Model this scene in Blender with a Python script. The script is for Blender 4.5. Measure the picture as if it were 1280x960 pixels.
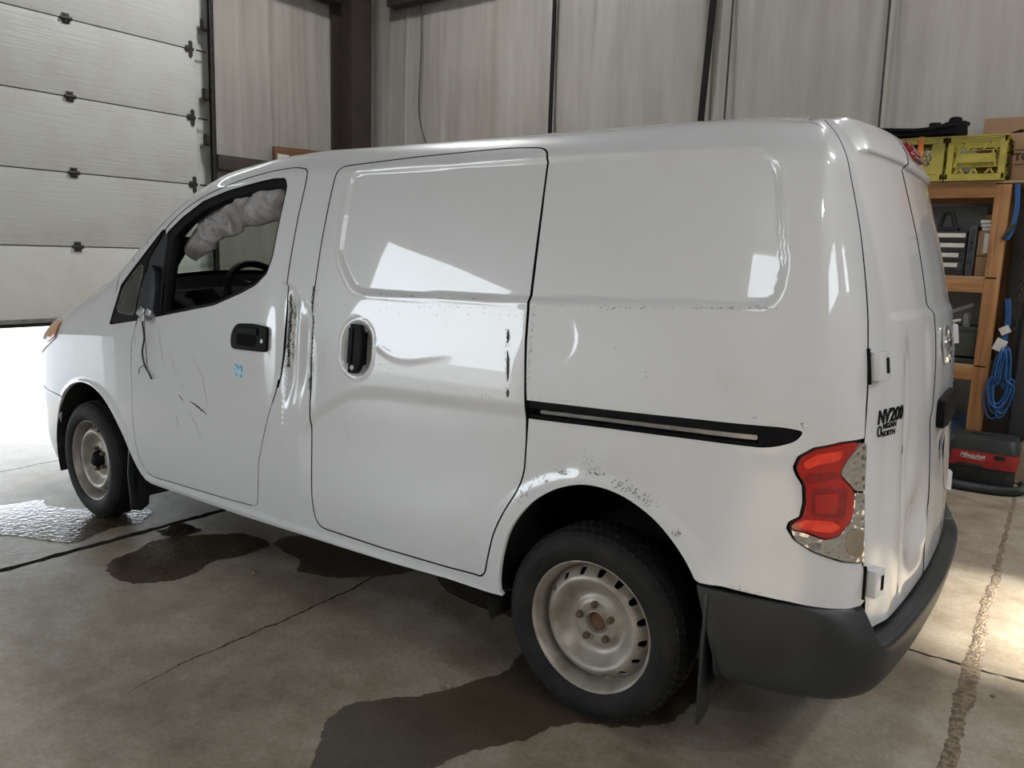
import bpy, bmesh, math, random
import numpy as np
from mathutils import Vector, Matrix
from mathutils.geometry import delaunay_2d_cdt

for o in list(bpy.data.objects): bpy.data.objects.remove(o)
S = bpy.context.scene
COL = S.collection
R = math.radians
# ------------------------------------------------------------------ camera
# axes: x runs along the van towards its nose, y to its left side, z up; the rear axle stands at x = 0
cd = bpy.data.cameras.new('camera'); cam = bpy.data.objects.new('camera', cd); COL.objects.link(cam)
cd.sensor_width = 36; cd.lens = 1006.4*36/1280; cd.clip_start = .05; cd.clip_end = 300
_yaw, _pitch, _roll = R(-54.686), R(9.21), R(1.846)
_f = Vector((math.cos(_yaw)*math.cos(_pitch), math.sin(_yaw)*math.cos(_pitch), -math.sin(_pitch)))
_r = Vector((math.sin(_yaw), -math.cos(_yaw), 0)); _u = _r.cross(_f)
_r2 = _r*math.cos(_roll)+_u*math.sin(_roll); _u2 = _u*math.cos(_roll)-_r*math.sin(_roll)
cam.matrix_world = Matrix(((_r2.x, _u2.x, -_f.x, -1.114), (_r2.y, _u2.y, -_f.y, 2.857), (_r2.z, _u2.z, -_f.z, 1.410), (0, 0, 0, 1)))
S.camera = cam
# ------------------------------------------------------------------ sky, sun, exposure
S.view_settings.view_transform = 'Standard'; S.view_settings.look = 'None'; S.view_settings.gamma = 1
S.view_settings.use_curve_mapping = False
S.view_settings.exposure = -0.44
W = bpy.data.worlds.new('sky'); S.world = W; W.use_nodes = True
_b = W.node_tree.nodes['Background']; _b.inputs[0].default_value = (.86, .935, 1, 1); _b.inputs[1].default_value = 11
sl = bpy.data.lights.new('sun', 'SUN'); sl.energy = 40; sl.angle = R(2.5); sl.color = (1, .95, .86)
so = bpy.data.objects.new('sun', sl); COL.objects.link(so)
so.rotation_euler = Vector((7.1, -.45, -4.2)).to_track_quat('-Z', 'Y').to_euler()
def portal(loc, direction, sx, sy):        # tells the sampler where the openings to the sky are
    l = bpy.data.lights.new('sky_portal', 'AREA'); l.shape = 'RECTANGLE'; l.size = sx; l.size_y = sy
    l.cycles.is_portal = True
    o = bpy.data.objects.new('sky_portal', l); COL.objects.link(o); o.location = loc
    o.rotation_euler = Vector(direction).to_track_quat('-Z', 'Z').to_euler(); return o
portal((5.9, 7.35, 1.75), (-1, 0, 0), 3.7, 3.5)
portal((5.9, .4, .37), (-1, 0, 0), 4.2, .74)
portal((.1, 9.9, 4.6), (0, -1, 0), 2.2, 1.2)
portal((-8.1, 4.05, 4.25), (1, 0, 0), 3.4, 1.1)

# ------------------------------------------------------------------ object helpers
def tag(o, label=None, cat=None, group=None, kind=None):
    if label: o['label'] = label
    if cat: o['category'] = cat
    if group: o['group'] = group
    if kind: o['kind'] = kind
    return o
def put(o, parent=None):
    COL.objects.link(o)
    if parent is not None:
        o.parent = parent; o.matrix_parent_inverse = WORLD[parent.name].inverted()
    WORLD[o.name] = Matrix.LocRotScale(o.location, o.rotation_euler, o.scale)
    return o
WORLD = {}
def thing(name, loc, label, cat, group=None, parent=None):
    o = bpy.data.objects.new(name, None); o.location = loc; o.empty_display_size = .1
    put(o, parent); return tag(o, label, cat, group)
def mesh(name, verts, faces, mat, parent=None, smooth=True, normals=None):
    me = bpy.data.meshes.new(name); me.from_pydata([tuple(map(float, v)) for v in verts], [], [tuple(map(int, f)) for f in faces]); me.update()
    if mat is not None: me.materials.append(mat)
    if smooth: me.polygons.foreach_set('use_smooth', [True]*len(me.polygons))
    if normals is not None: me.normals_split_custom_set_from_vertices([tuple(map(float, n)) for n in normals])
    return put(bpy.data.objects.new(name, me), parent)
class MB:
    """collects simple solids into one mesh"""
    def __init__(s): s.v, s.f = [], []
    def add(s, v, f):
        k = len(s.v); s.v += [tuple(p) for p in v]; s.f += [tuple(i+k for i in q) for q in f]; return s
    def box(s, lo, hi, rot=None, c=None):
        (a, b, d), (e, g, h) = lo, hi
        v = [Vector(p) for p in ((a,b,d),(e,b,d),(e,g,d),(a,g,d),(a,b,h),(e,b,h),(e,g,h),(a,g,h))]
        if rot is not None:
            c = Vector(c) if c is not None else (v[0]+v[6])/2
            v = [c+rot @ (p-c) for p in v]
        return s.add(v, [(0,3,2,1),(4,5,6,7),(0,1,5,4),(1,2,6,5),(2,3,7,6),(3,0,4,7)])
    def bar(s, p, q, w, h=None, up=(0, 0, 1)):
        p, q = Vector(p), Vector(q); d = (q-p).normalized(); h = h or w
        a = d.cross(Vector(up)); a = (a if a.length > 1e-4 else d.cross(Vector((1, 0, 0)))).normalized(); b = a.cross(d)
        a, b = a*w/2, b*h/2
        v = [p-a-b, p+a-b, p+a+b, p-a+b, q-a-b, q+a-b, q+a+b, q-a+b]
        return s.add(v, [(0,1,2,3),(7,6,5,4),(0,4,5,1),(1,5,6,2),(2,6,7,3),(3,7,4,0)])
    def tube(s, pts, r, n=8, closed=False, caps=True):
        pts = [Vector(p) for p in pts]; m = len(pts); rr = r if hasattr(r, '__len__') else [r]*m
        ring, up = [], None
        for i, p in enumerate(pts):
            t = (pts[(i+1) % m]-pts[i-1]) if closed else (pts[min(i+1, m-1)]-pts[max(i-1, 0)])
            t.normalize()
            if up is None: up = t.orthogonal().normalized()
            up = (up-t*up.dot(t)).normalized(); w = t.cross(up)
            ring.append([p+(up*math.cos(a)+w*math.sin(a))*rr[i] for a in (2*math.pi*k/n for k in range(n))])
        v = [q for g in ring for q in g]; f = []
        for i in range(m if closed else m-1):
            j = (i+1) % m
            f += [(i*n+k, i*n+(k+1) % n, j*n+(k+1) % n, j*n+k) for k in range(n)]
        if caps and not closed: f += [tuple(range(n))[::-1], tuple((m-1)*n+k for k in range(n))]
        return s.add(v, f)
    def lathe(s, prof, n=48, c=(0, 0, 0), axis='y', close=False):
        v, f, m = [], [], len(prof)
        for k in range(n):
            a = 2*math.pi*k/n
            for r, h in prof:
                if axis == 'y': v.append((c[0]+r*math.cos(a), c[1]+h, c[2]+r*math.sin(a)))
                elif axis == 'x': v.append((c[0]+h, c[1]+r*math.cos(a), c[2]+r*math.sin(a)))
                else: v.append((c[0]+r*math.cos(a), c[1]+r*math.sin(a), c[2]+h))
        for k in range(n):
            j = (k+1) % n
            f += [(k*m+i, k*m+i+1, j*m+i+1, j*m+i) for i in range(m-1)]
            if close: f.append((k*m+m-1, k*m, j*m, j*m+m-1))
        return s.add(v, f)
    def prism(s, poly, h0, h1, plane='xz', off=None):
        """poly of 2-D points raised from h0 to h1 along the axis missing from plane"""
        def P(p, h): return (p[0], h, p[1]) if plane == 'xz' else (h, p[0], p[1]) if plane == 'yz' else (p[0], p[1], h)
        n = len(poly); v = [P(p, h0) for p in poly]+[P(p, h1) for p in poly]
        return s.add(v, [tuple(range(n)), tuple(range(2*n-1, n-1, -1))]+[(i, i+n, (i+1) % n+n, (i+1) % n) for i in range(n)])
    def build(s, name, mat, parent=None, smooth=False, bevel=0, seg=2):
        me = bpy.data.meshes.new(name); me.from_pydata(s.v, [], s.f); me.update()
        bm = bmesh.new(); bm.from_mesh(me); bmesh.ops.recalc_face_normals(bm, faces=bm.faces)
        if bevel:
            ed = [e for e in bm.edges if len(e.link_faces) == 2 and e.calc_face_angle(0) > .6]
            bmesh.ops.bevel(bm, geom=ed, offset=bevel, segments=seg, profile=.6, affect='EDGES', clamp_overlap=True)
        bm.to_mesh(me); bm.free()
        if mat is not None: me.materials.append(mat)
        if smooth or bevel:
            me.polygons.foreach_set('use_smooth', [True]*len(me.polygons)); me.set_sharp_from_angle(angle=R(40))
        return put(bpy.data.objects.new(name, me), parent)
def text(name, body, size, matrix, mat, parent, extrude=.001, shear=0, align='CENTER', sx=1, bold=0):
    c = bpy.data.curves.new(name, 'FONT'); c.body = body; c.size = size; c.extrude = extrude; c.shear = shear; c.offset = bold
    c.align_x = align; c.align_y = 'CENTER'; c.resolution_u = 4
    o = bpy.data.objects.new(name, c); dg = None
    me = None
    COL.objects.link(o); o.data.materials.append(mat)
    dg = bpy.context.evaluated_depsgraph_get(); me = bpy.data.meshes.new_from_object(o.evaluated_get(dg))
    bpy.data.objects.remove(o); bpy.data.curves.remove(c)
    if not me.materials: me.materials.append(mat)
    me.transform(matrix @ Matrix.Diagonal((sx, 1, 1, 1)))
    return put(bpy.data.objects.new(name, me), parent)

# ------------------------------------------------------------------ materials
def new_mat(name):
    m = bpy.data.materials.new(name); m.use_nodes = True; nt = m.node_tree
    return m, nt, nt.nodes['Principled BSDF'], nt.links
def N(nt, t, **kw):
    n = nt.nodes.new(t)
    for k, v in kw.items():
        if k in ('noise_dimensions', 'operation', 'data_type', 'blend_type', 'wave_type', 'bands_direction', 'feature', 'wave_profile', 'clamp'): setattr(n, k, v)
        else: n.inputs[k].default_value = v
    return n
def rgb(c): return (*c, 1) if len(c) == 3 else c
def noise_mat(name, c1, c2, scale=8, rough=.6, metal=0, bump=0, bscale=None, coat=0, lo=.35, hi=.65, detail=5, stretch=(1, 1, 1), rvar=0, spec=.5, trans=0):
    m, nt, p, L = new_mat(name)
    tc = N(nt, 'ShaderNodeTexCoord'); mp = N(nt, 'ShaderNodeMapping'); mp.inputs['Scale'].default_value = stretch
    L.new(tc.outputs['Object'], mp.inputs[0])
    n = N(nt, 'ShaderNodeTexNoise', Scale=scale, Detail=detail, Roughness=.6); L.new(mp.outputs[0], n.inputs['Vector'])
    r = N(nt, 'ShaderNodeMapRange'); r.inputs['From Min'].default_value = lo; r.inputs['From Max'].default_value = hi; L.new(n.outputs[0], r.inputs[0])
    mx = N(nt, 'ShaderNodeMix', data_type='RGBA'); mx.inputs['A'].default_value = rgb(c1); mx.inputs['B'].default_value = rgb(c2)
    L.new(r.outputs[0], mx.inputs['Factor']); L.new(mx.outputs['Result'], p.inputs['Base Color'])
    p.inputs['Roughness'].default_value = rough; p.inputs['Metallic'].default_value = metal
    p.inputs['Coat Weight'].default_value = coat; p.inputs['Coat Roughness'].default_value = .03; p.inputs['Specular IOR Level'].default_value = spec
    if trans: p.inputs['Transmission Weight'].default_value = trans
    if rvar:
        q = N(nt, 'ShaderNodeMapRange'); q.inputs['To Min'].default_value = rough-rvar; q.inputs['To Max'].default_value = rough+rvar
        L.new(n.outputs[0], q.inputs[0]); L.new(q.outputs[0], p.inputs['Roughness'])
    if bump:
        nb = N(nt, 'ShaderNodeTexNoise', Scale=bscale or scale*6, Detail=4); L.new(mp.outputs[0], nb.inputs['Vector'])
        b = N(nt, 'ShaderNodeBump', Strength=bump, Distance=.01); L.new(nb.outputs[0], b.inputs['Height']); L.new(b.outputs[0], p.inputs['Normal'])
    return m
def glow(name, c, s):
    m, nt, p, L = new_mat(name); p.inputs['Base Color'].default_value = rgb(c)
    p.inputs['Emission Color'].default_value = rgb(c); p.inputs['Emission Strength'].default_value = s; return m
def glass(name, c, rough=0, alpha=.25):
    """thin pane: tinted see-through with a mirror sheen"""
    m, nt, p, L = new_mat(name); nt.nodes.remove(p); out = nt.nodes['Material Output']
    t = N(nt, 'ShaderNodeBsdfTransparent'); t.inputs[0].default_value = rgb(c)
    g = N(nt, 'ShaderNodeBsdfGlossy'); g.inputs['Roughness'].default_value = rough+.02
    fr = N(nt, 'ShaderNodeFresnel', IOR=1.45); mx = N(nt, 'ShaderNodeMixShader')
    L.new(fr.outputs[0], mx.inputs[0]); L.new(t.outputs[0], mx.inputs[1]); L.new(g.outputs[0], mx.inputs[2]); L.new(mx.outputs[0], out.inputs[0]); return m

MT = {}
def paint():
    m, nt, p, L = new_mat('white_car_paint')
    tc = N(nt, 'ShaderNodeTexCoord')
    n = N(nt, 'ShaderNodeTexNoise', Scale=3.5, Detail=6, Roughness=.7); L.new(tc.outputs['Object'], n.inputs['Vector'])
    r = N(nt, 'ShaderNodeMapRange'); r.inputs['From Min'].default_value = .52; r.inputs['From Max'].default_value = .85; r.inputs['To Max'].default_value = .5; L.new(n.outputs[0], r.inputs[0])
    mx = N(nt, 'ShaderNodeMix', data_type='RGBA'); mx.inputs['A'].default_value = (.665, .67, .68, 1); mx.inputs['B'].default_value = (.57, .55, .51, 1)
    L.new(r.outputs[0], mx.inputs['Factor']); L.new(mx.outputs['Result'], p.inputs['Base Color'])
    p.inputs['Roughness'].default_value = .35; p.inputs['Coat Weight'].default_value = 1; p.inputs['Coat Roughness'].default_value = .025
    p.inputs['Coat IOR'].default_value = 1.55
    return m
MT['paint'] = paint()
MT['black'] = noise_mat('black_satin_plastic', (.004, .004, .005), (.008, .008, .009), 20, .5, spec=.1)
MT['trim'] = noise_mat('dark_blue_grey_plastic', (.012, .014, .019), (.02, .022, .029), 14, .5, spec=.3)
MT['nut'] = noise_mat('dull_nut_steel', (.17, .13, .09), (.10, .075, .05), 40, .6, metal=.4)
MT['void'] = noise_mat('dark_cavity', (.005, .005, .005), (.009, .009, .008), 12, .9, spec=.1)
MT['bumper'] = noise_mat('grained_charcoal_plastic', (.014, .016, .017), (.034, .037, .036), 3.5, .46, bump=.06, bscale=160, lo=.4, hi=.75, rvar=.08)
MT['rubber'] = noise_mat('tyre_rubber', (.008, .008, .008), (.019, .018, .017), 9, .75, bump=.15, bscale=60, spec=.3)
MT['steel_wheel'] = noise_mat('grimy_painted_steel', (.40, .37, .32), (.23, .20, .16), 11, .42, metal=.35, lo=.42, hi=.72, rvar=.08)
MT['rust'] = noise_mat('rusty_steel', (.16, .075, .035), (.09, .05, .03), 30, .8, bump=.3)
MT['liner'] = noise_mat('arch_liner', (.012, .012, .012), (.03, .028, .025), 6, .85)
MT['chrome'] = noise_mat('chrome', (.75, .75, .76), (.6, .6, .6), 5, .12, metal=1)
MT['alu'] = noise_mat('bare_aluminium', (.42, .42, .42), (.3, .3, .3), 15, .38, metal=.9)
MT['red_lens'] = noise_mat('red_lens', (.48, .010, .006), (.36, .006, .004), 22, .07, coat=1)
MT['red_dark'] = noise_mat('deep_red_lens', (.30, .006, .006), (.22, .004, .004), 22, .12, coat=1)
MT['red_bright'] = noise_mat('bright_red_lens', (.95, .07, .03), (.8, .03, .015), 30, .08, coat=1)
MT['strap'] = noise_mat('black_strap', (.006, .005, .005), (.010, .009, .008), 12, .7, spec=.2)
MT['amber'] = noise_mat('amber_lens', (.75, .30, .09), (.6, .22, .06), 25, .15, coat=1)
MT['glass_green'] = glass('green_tinted_glass', (.66, .76, .69))
MT['glass_dark'] = glass('dark_tinted_glass', (.10, .11, .11))
MT['glass_clear'] = glass('clear_glass', (.92, .93, .93))
MT['airbag'] = noise_mat('airbag_fabric', (.40, .385, .39), (.31, .30, .305), 18, .5, bump=.2, bscale=90)
MT['dash'] = noise_mat('dashboard_plastic', (.006, .006, .007), (.010, .010, .011), 30, .8, spec=.1)
MT['scuff'] = noise_mat('black_scuff', (.015, .014, .013), (.06, .055, .05), 60, .7)
MT['scratch'] = noise_mat('grey_scratch', (.22, .215, .21), (.40, .39, .38), 40, .6)
MT['bluemark'] = noise_mat('blue_sticker', (.05, .36, .62), (.55, .75, .85), 45, .5, lo=.42, hi=.56)
MT['cable'] = noise_mat('black_cable', (.012, .012, .014), (.03, .03, .03), 20, .5)
MT['paper'] = noise_mat('white_paper', (.62, .60, .56), (.52, .50, .46), 12, .7)
MT['whiteplastic'] = noise_mat('white_plastic', (.62, .60, .56), (.54, .52, .48), 6, .4)

def lens_mat():
    m, nt, p, L = new_mat('clear_faceted_lens')
    tc = N(nt, 'ShaderNodeTexCoord'); w = N(nt, 'ShaderNodeTexVoronoi', Scale=45); L.new(tc.outputs['Object'], w.inputs['Vector'])
    b = N(nt, 'ShaderNodeBump', Strength=.5, Distance=.01); L.new(w.outputs['Distance'], b.inputs['Height']); L.new(b.outputs[0], p.inputs['Normal'])
    p.inputs['Base Color'].default_value = (.62, .60, .57, 1); p.inputs['Metallic'].default_value = .9; p.inputs['Roughness'].default_value = .12
    p.inputs['Coat Weight'].default_value = 1; p.inputs['Coat Roughness'].default_value = .02; return m
MT['lens'] = lens_mat()

def wood_mat(name, c1, c2, c3, axis):
    m, nt, p, L = new_mat(name); tc = N(nt, 'ShaderNodeTexCoord'); mp = N(nt, 'ShaderNodeMapping')
    s = [34, 34, 34]; s['xyz'.index(axis)] = 1.6; mp.inputs['Scale'].default_value = s; L.new(tc.outputs['Object'], mp.inputs[0])
    n = N(nt, 'ShaderNodeTexNoise', Scale=1, Detail=6, Distortion=.8); L.new(mp.outputs[0], n.inputs['Vector'])
    r = N(nt, 'ShaderNodeValToRGB'); e = r.color_ramp.elements; e[0].position = .3; e[0].color = rgb(c1); e[1].position = .7; e[1].color = rgb(c2)
    k = e.new(.5); k.color = rgb(c3); L.new(n.outputs[0], r.inputs[0])
    # knots and nail stains
    v = N(nt, 'ShaderNodeTexVoronoi', Scale=5.5); L.new(tc.outputs['Object'], v.inputs['Vector'])
    q = N(nt, 'ShaderNodeMapRange'); q.inputs['From Min'].default_value = .03; q.inputs['From Max'].default_value = .09; L.new(v.outputs['Distance'], q.inputs[0])
    mx = N(nt, 'ShaderNodeMix', data_type='RGBA'); mx.inputs['A'].default_value = (.06, .03, .012, 1); L.new(q.outputs[0], mx.inputs['Factor']); L.new(r.outputs[0], mx.inputs['B'])
    L.new(mx.outputs['Result'], p.inputs['Base Color']); p.inputs['Roughness'].default_value = .65
    b = N(nt, 'ShaderNodeBump', Strength=.15, Distance=.01); L.new(n.outputs[0], b.inputs['Height']); L.new(b.outputs[0], p.inputs['Normal']); return m
for a in 'xyz': MT['wood_'+a] = wood_mat('pine_lumber_'+a, (.24, .105, .035), (.42, .21, .08), (.33, .155, .055), a)
MT['wood_dark'] = wood_mat('shaded_board', (.10, .045, .02), (.19, .095, .045), (.14, .068, .03), 'y')  # pine colour lowered to carry the shade the plank lies in
MT['ply'] = wood_mat('plywood', (.30, .19, .10), (.40, .27, .16), (.35, .23, .13), 'x')
MT['card'] = noise_mat('cardboard', (.30, .18, .10), (.24, .145, .08), 7, .85, bump=.05, bscale=50)
MT['yellow'] = noise_mat('yellow_plastic', (.40, .33, .045), (.30, .25, .04), 9, .45)
MT['orange'] = noise_mat('orange_strap', (.75, .20, .04), (.62, .16, .03), 20, .6)
MT['vac_red'] = noise_mat('red_plastic', (.33, .02, .018), (.26, .016, .015), 14, .4)
MT['vac_black'] = noise_mat('vac_black_plastic', (.008, .008, .008), (.015, .015, .015), 16, .55)
MT['vac_grey'] = noise_mat('vac_dark_green_grey_plastic', (.016, .019, .018), (.024, .028, .026), 12, .5)
MT['rope'] = noise_mat('blue_cord', (.012, .07, .22), (.018, .11, .31), 30, .6)
MT['bluebin'] = noise_mat('blue_bin', (.03, .06, .12), (.04, .08, .15), 6, .5)
MT['burlap'] = noise_mat('beige_cloth', (.33, .26, .17), (.25, .19, .12), 12, .9, bump=.4, bscale=45)
MT['steel_brown'] = noise_mat('red_oxide_steel', (.036, .025, .022), (.024, .018, .016), 4, .6, rvar=.08)
MT['girt'] = noise_mat('dark_steel', (.045, .035, .03), (.03, .024, .02), 5, .6)
MT['track'] = noise_mat('galvanised_track', (.16, .16, .155), (.09, .09, .085), 10, .45, metal=.6)
MT['darkmetal'] = noise_mat('oily_dark_metal', (.02, .02, .02), (.06, .055, .05), 25, .5, metal=.5)
MT['greymetal'] = noise_mat('grey_sheet', (.22, .22, .21), (.15, .15, .145), 8, .5)
MT['case'] = noise_mat('black_case', (.015, .015, .016), (.03, .03, .03), 10, .5)
MT['case_grey'] = noise_mat('charcoal_case', (.04, .042, .045), (.06, .06, .062), 10, .5)
MT['olive'] = noise_mat('dark_olive_bin', (.035, .04, .03), (.05, .055, .045), 9, .6)
MT['dirt'] = noise_mat('joint_rubble', (.26, .20, .135), (.12, .09, .062), 40, .95, bump=.8, bscale=120, lo=.4, hi=.6)
MT['gap'] = noise_mat('joint_dirt_shade', (.018, .014, .010), (.035, .027, .02), 20, .95)
MT['snow'] = noise_mat('wet_yard_gravel', (.30, .30, .30), (.22, .22, .22), 1.5, .8)
MT['ceil'] = noise_mat('ceiling_liner', (.34, .33, .31), (.28, .27, .25), 3, .7)
MT['lamp'] = glow('fill_lamp_lens', (1, .97, .92), 9)
MT['fill_lamp_body'] = noise_mat('fill_lamp_body', (.25, .25, .25), (.2, .2, .2), 5, .5)

def vinyl():
    m, nt, p, L = new_mat('white_vinyl_insulation')
    tc = N(nt, 'ShaderNodeTexCoord'); mp = N(nt, 'ShaderNodeMapping'); mp.inputs['Scale'].default_value = (6, 6, .5); L.new(tc.outputs['Object'], mp.inputs[0])
    n = N(nt, 'ShaderNodeTexNoise', Scale=1, Detail=7, Roughness=.65); L.new(mp.outputs[0], n.inputs['Vector'])
    n3 = N(nt, 'ShaderNodeTexNoise', Scale=.9, Detail=4); L.new(tc.outputs['Object'], n3.inputs['Vector'])
    r = N(nt, 'ShaderNodeMapRange'); r.inputs['From Min'].default_value = .35; r.inputs['From Max'].default_value = .7; L.new(n.outputs[0], r.inputs[0])
    mx = N(nt, 'ShaderNodeMix', data_type='RGBA'); mx.inputs['A'].default_value = (.425, .40, .365, 1); mx.inputs['B'].default_value = (.32, .298, .262, 1); L.new(r.outputs[0], mx.inputs['Factor'])
    m2 = N(nt, 'ShaderNodeMix', data_type='RGBA', blend_type='MULTIPLY'); m2.inputs['Factor'].default_value = .35; L.new(mx.outputs['Result'], m2.inputs['A']); L.new(n3.outputs[0], m2.inputs['B'])
    L.new(m2.outputs['Result'], p.inputs['Base Color']); p.inputs['Roughness'].default_value = .42
    b = N(nt, 'ShaderNodeBump', Strength=.35, Distance=.02); L.new(n.outputs[0], b.inputs['Height']); L.new(b.outputs[0], p.inputs['Normal']); return m
MT['vinyl'] = vinyl()
def door_skin():
    m, nt, p, L = new_mat('white_embossed_door_skin')
    tc = N(nt, 'ShaderNodeTexCoord'); mp = N(nt, 'ShaderNodeMapping'); mp.inputs['Scale'].default_value = (1, 3.2, 70); L.new(tc.outputs['Object'], mp.inputs[0])
    n = N(nt, 'ShaderNodeTexNoise', Scale=1, Detail=5, Roughness=.6); L.new(mp.outputs[0], n.inputs['Vector'])
    n2 = N(nt, 'ShaderNodeTexNoise', Scale=4, Detail=6); L.new(tc.outputs['Object'], n2.inputs['Vector'])
    r = N(nt, 'ShaderNodeMapRange'); r.inputs['From Min'].default_value = .45; r.inputs['From Max'].default_value = .8; L.new(n2.outputs[0], r.inputs[0])
    mx = N(nt, 'ShaderNodeMix', data_type='RGBA'); mx.inputs['A'].default_value = (.52, .525, .50, 1); mx.inputs['B'].default_value = (.45, .445, .41, 1); L.new(r.outputs[0], mx.inputs['Factor'])
    L.new(mx.outputs['Result'], p.inputs['Base Color']); p.inputs['Roughness'].default_value = .45
    b = N(nt, 'ShaderNodeBump', Strength=.55, Distance=.006); L.new(n.outputs[0], b.inputs['Height']); L.new(b.outputs[0], p.inputs['Normal']); return m
MT['door'] = door_skin()
MT['door_clean'] = noise_mat('clean_white_door_skin', (.66, .67, .64), (.60, .60, .565), 3, .45)
def concrete(name, wet=0):
    m, nt, p, L = new_mat(name); tc = N(nt, 'ShaderNodeTexCoord')
    def nz(s, d=6, r=.6):
        n = N(nt, 'ShaderNodeTexNoise', Scale=s, Detail=d, Roughness=r); L.new(tc.outputs['Object'], n.inputs['Vector']); return n
    a, b, c, d = nz(1.1), nz(5, 8, .65), nz(60, 4), nz(.55, 3)
    r = N(nt, 'ShaderNodeValToRGB'); e = r.color_ramp.elements
    cols = ((.200, .160, .112), (.310, .260, .195), (.410, .366, .300)) if not wet else ((.058, .043, .028), (.085, .064, .043), (.11, .086, .06))
    e[0].position = .38; e[0].color = rgb(cols[0]); e[1].position = .62; e[1].color = rgb(cols[2]); k = e.new(.5); k.color = rgb(cols[1])
    s = N(nt, 'ShaderNodeMath', operation='MULTIPLY_ADD'); s.inputs[1].default_value = .5; L.new(b.outputs[0], s.inputs[0])
    h = N(nt, 'ShaderNodeMath', operation='MULTIPLY'); h.inputs[1].default_value = .5; L.new(a.outputs[0], h.inputs[0]); L.new(h.outputs[0], s.inputs[2]); L.new(s.outputs[0], r.inputs[0])
    mx = N(nt, 'ShaderNodeMix', data_type='RGBA', blend_type='MULTIPLY'); mx.inputs['Factor'].default_value = .5
    q = N(nt, 'ShaderNodeMapRange'); q.inputs['From Min'].default_value = .3; q.inputs['From Max'].default_value = .6; q.inputs['To Min'].default_value = .55; L.new(c.outputs[0], q.inputs[0])
    L.new(r.outputs[0], mx.inputs['A']); L.new(q.outputs[0], mx.inputs['B']); L.new(mx.outputs['Result'], p.inputs['Base Color'])
    rr = N(nt, 'ShaderNodeMapRange'); rr.inputs['From Min'].default_value = .35; rr.inputs['From Max'].default_value = .65
    rr.inputs['To Min'].default_value = (.42, .28, .08)[wet]; rr.inputs['To Max'].default_value = (.62, .45, .18)[wet]; L.new(d.outputs[0], rr.inputs[0]); L.new(rr.outputs[0], p.inputs['Roughness'])
    bp = N(nt, 'ShaderNodeBump', Strength=(.22, .15, .22)[wet], Distance=.01)
    bb = nz((28, 28, 34)[wet], 3); L.new(bb.outputs[0], bp.inputs['Height']); L.new(bp.outputs[0], p.inputs['Normal'])
    return m
MT['concrete'] = concrete('worn_concrete'); MT['damp'] = concrete('damp_concrete', 1); MT['puddle'] = concrete('standing_water', 2)

# ------------------------------------------------------------------ surface of the van body
# ---------- smooth tables ----------
def smooth_table(xs, ys, sig, step=.005):
    a, b = xs[0]-4*sig, xs[-1]+4*sig
    g = np.arange(a, b, step)
    def ext(x):
        y = np.interp(x, xs, ys)
        s0 = (ys[1]-ys[0])/(xs[1]-xs[0]); s1 = (ys[-1]-ys[-2])/(xs[-1]-xs[-2])
        y = np.where(x < xs[0], ys[0]+s0*(x-xs[0]), y)
        return np.where(x > xs[-1], ys[-1]+s1*(x-xs[-1]), y)
    k = np.arange(-int(3.5*sig/step), int(3.5*sig/step)+1)*step
    ker = np.exp(-.5*(k/sig)**2); ker /= ker.sum()
    gg = np.arange(g[0]-k[-1], g[-1]+k[-1]+step*1.5, step)
    v = np.convolve(ext(gg), ker, 'valid'); g = gg[0]+k[-1]+np.arange(len(v))*step
    return lambda x: np.interp(x, g, v)
# plan outline of the left half, rear centre -> nose centre (mirrored ends keep it square to the centre line)
PLAN = np.array([(-.748,-.3),(-.756,0),(-.748,.3),(-.733,.52),(-.716,.64),(-.678,.75),(-.60,.822),(-.42,.857),(-.15,.866),(.3,.868),
                 (1.2,.868),(2.4,.866),(2.8,.865),(3.05,.860),(3.25,.850),(3.42,.830),(3.58,.770),(3.69,.62),(3.75,.35),(3.77,0),(3.75,-.35)])
def _plan():
    p = PLAN; d = np.r_[0, np.cumsum(np.hypot(*np.diff(p, axis=0).T))]
    fx = smooth_table(d, p[:, 0], .05); fy = smooth_table(d, p[:, 1], .05)
    t = np.arange(0, d[-1], .004); x, y = fx(t), fy(t)
    k = (y >= 0) ; i0 = np.argmax(k); i1 = len(k)-np.argmax(k[::-1])
    x, y = x[i0:i1], y[i0:i1]; y[0] = 0; y[-1] = 0
    u = np.r_[0, np.cumsum(np.hypot(np.diff(x), np.diff(y)))]
    tx, ty = np.gradient(x, u), np.gradient(y, u)
    n = np.hypot(tx, ty); nx, ny = -ty/n, tx/n
    return u, x, y, nx, ny
PU, PX, PY, PNX, PNY = _plan(); UM = PU[-1]
ZT = smooth_table(np.array([-.9,-.6,-.3,0,.5,1.0,1.4,1.66,1.98,2.16,2.32,2.52,2.7,2.89,3.01,3.1,3.2,3.35,3.5,3.62,3.75]),
                  np.array([1.75,1.775,1.803,1.803,1.797,1.793,1.793,1.777,1.731,1.658,1.571,1.410,1.268,1.193,1.143,1.100,1.061,1.005,.950,.880,.80]), .045)
IS = smooth_table(np.array([.10,.18,.24,.30,.40,.55,.85,1.0,1.1,1.25,1.4,1.55,1.7,1.9]), np.array([.09,.05,.03,.016,.006,.0,.0,.004,.012,.032,.058,.088,.122,.17]), .04)
IR = smooth_table(np.array([.1,.3,.5,.7,.9,1.1,1.3,1.5,1.65,1.85]), np.array([-.02,-.02,-.02,-.013,0,.010,.042,.092,.140,.20]), .05)
IF = smooth_table(np.array([.1,.2,.3,.45,.6,.7,.85,.95,1.1]), np.array([.2,.12,.04,0,.0,.025,.11,.19,.34]), .04)
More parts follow.
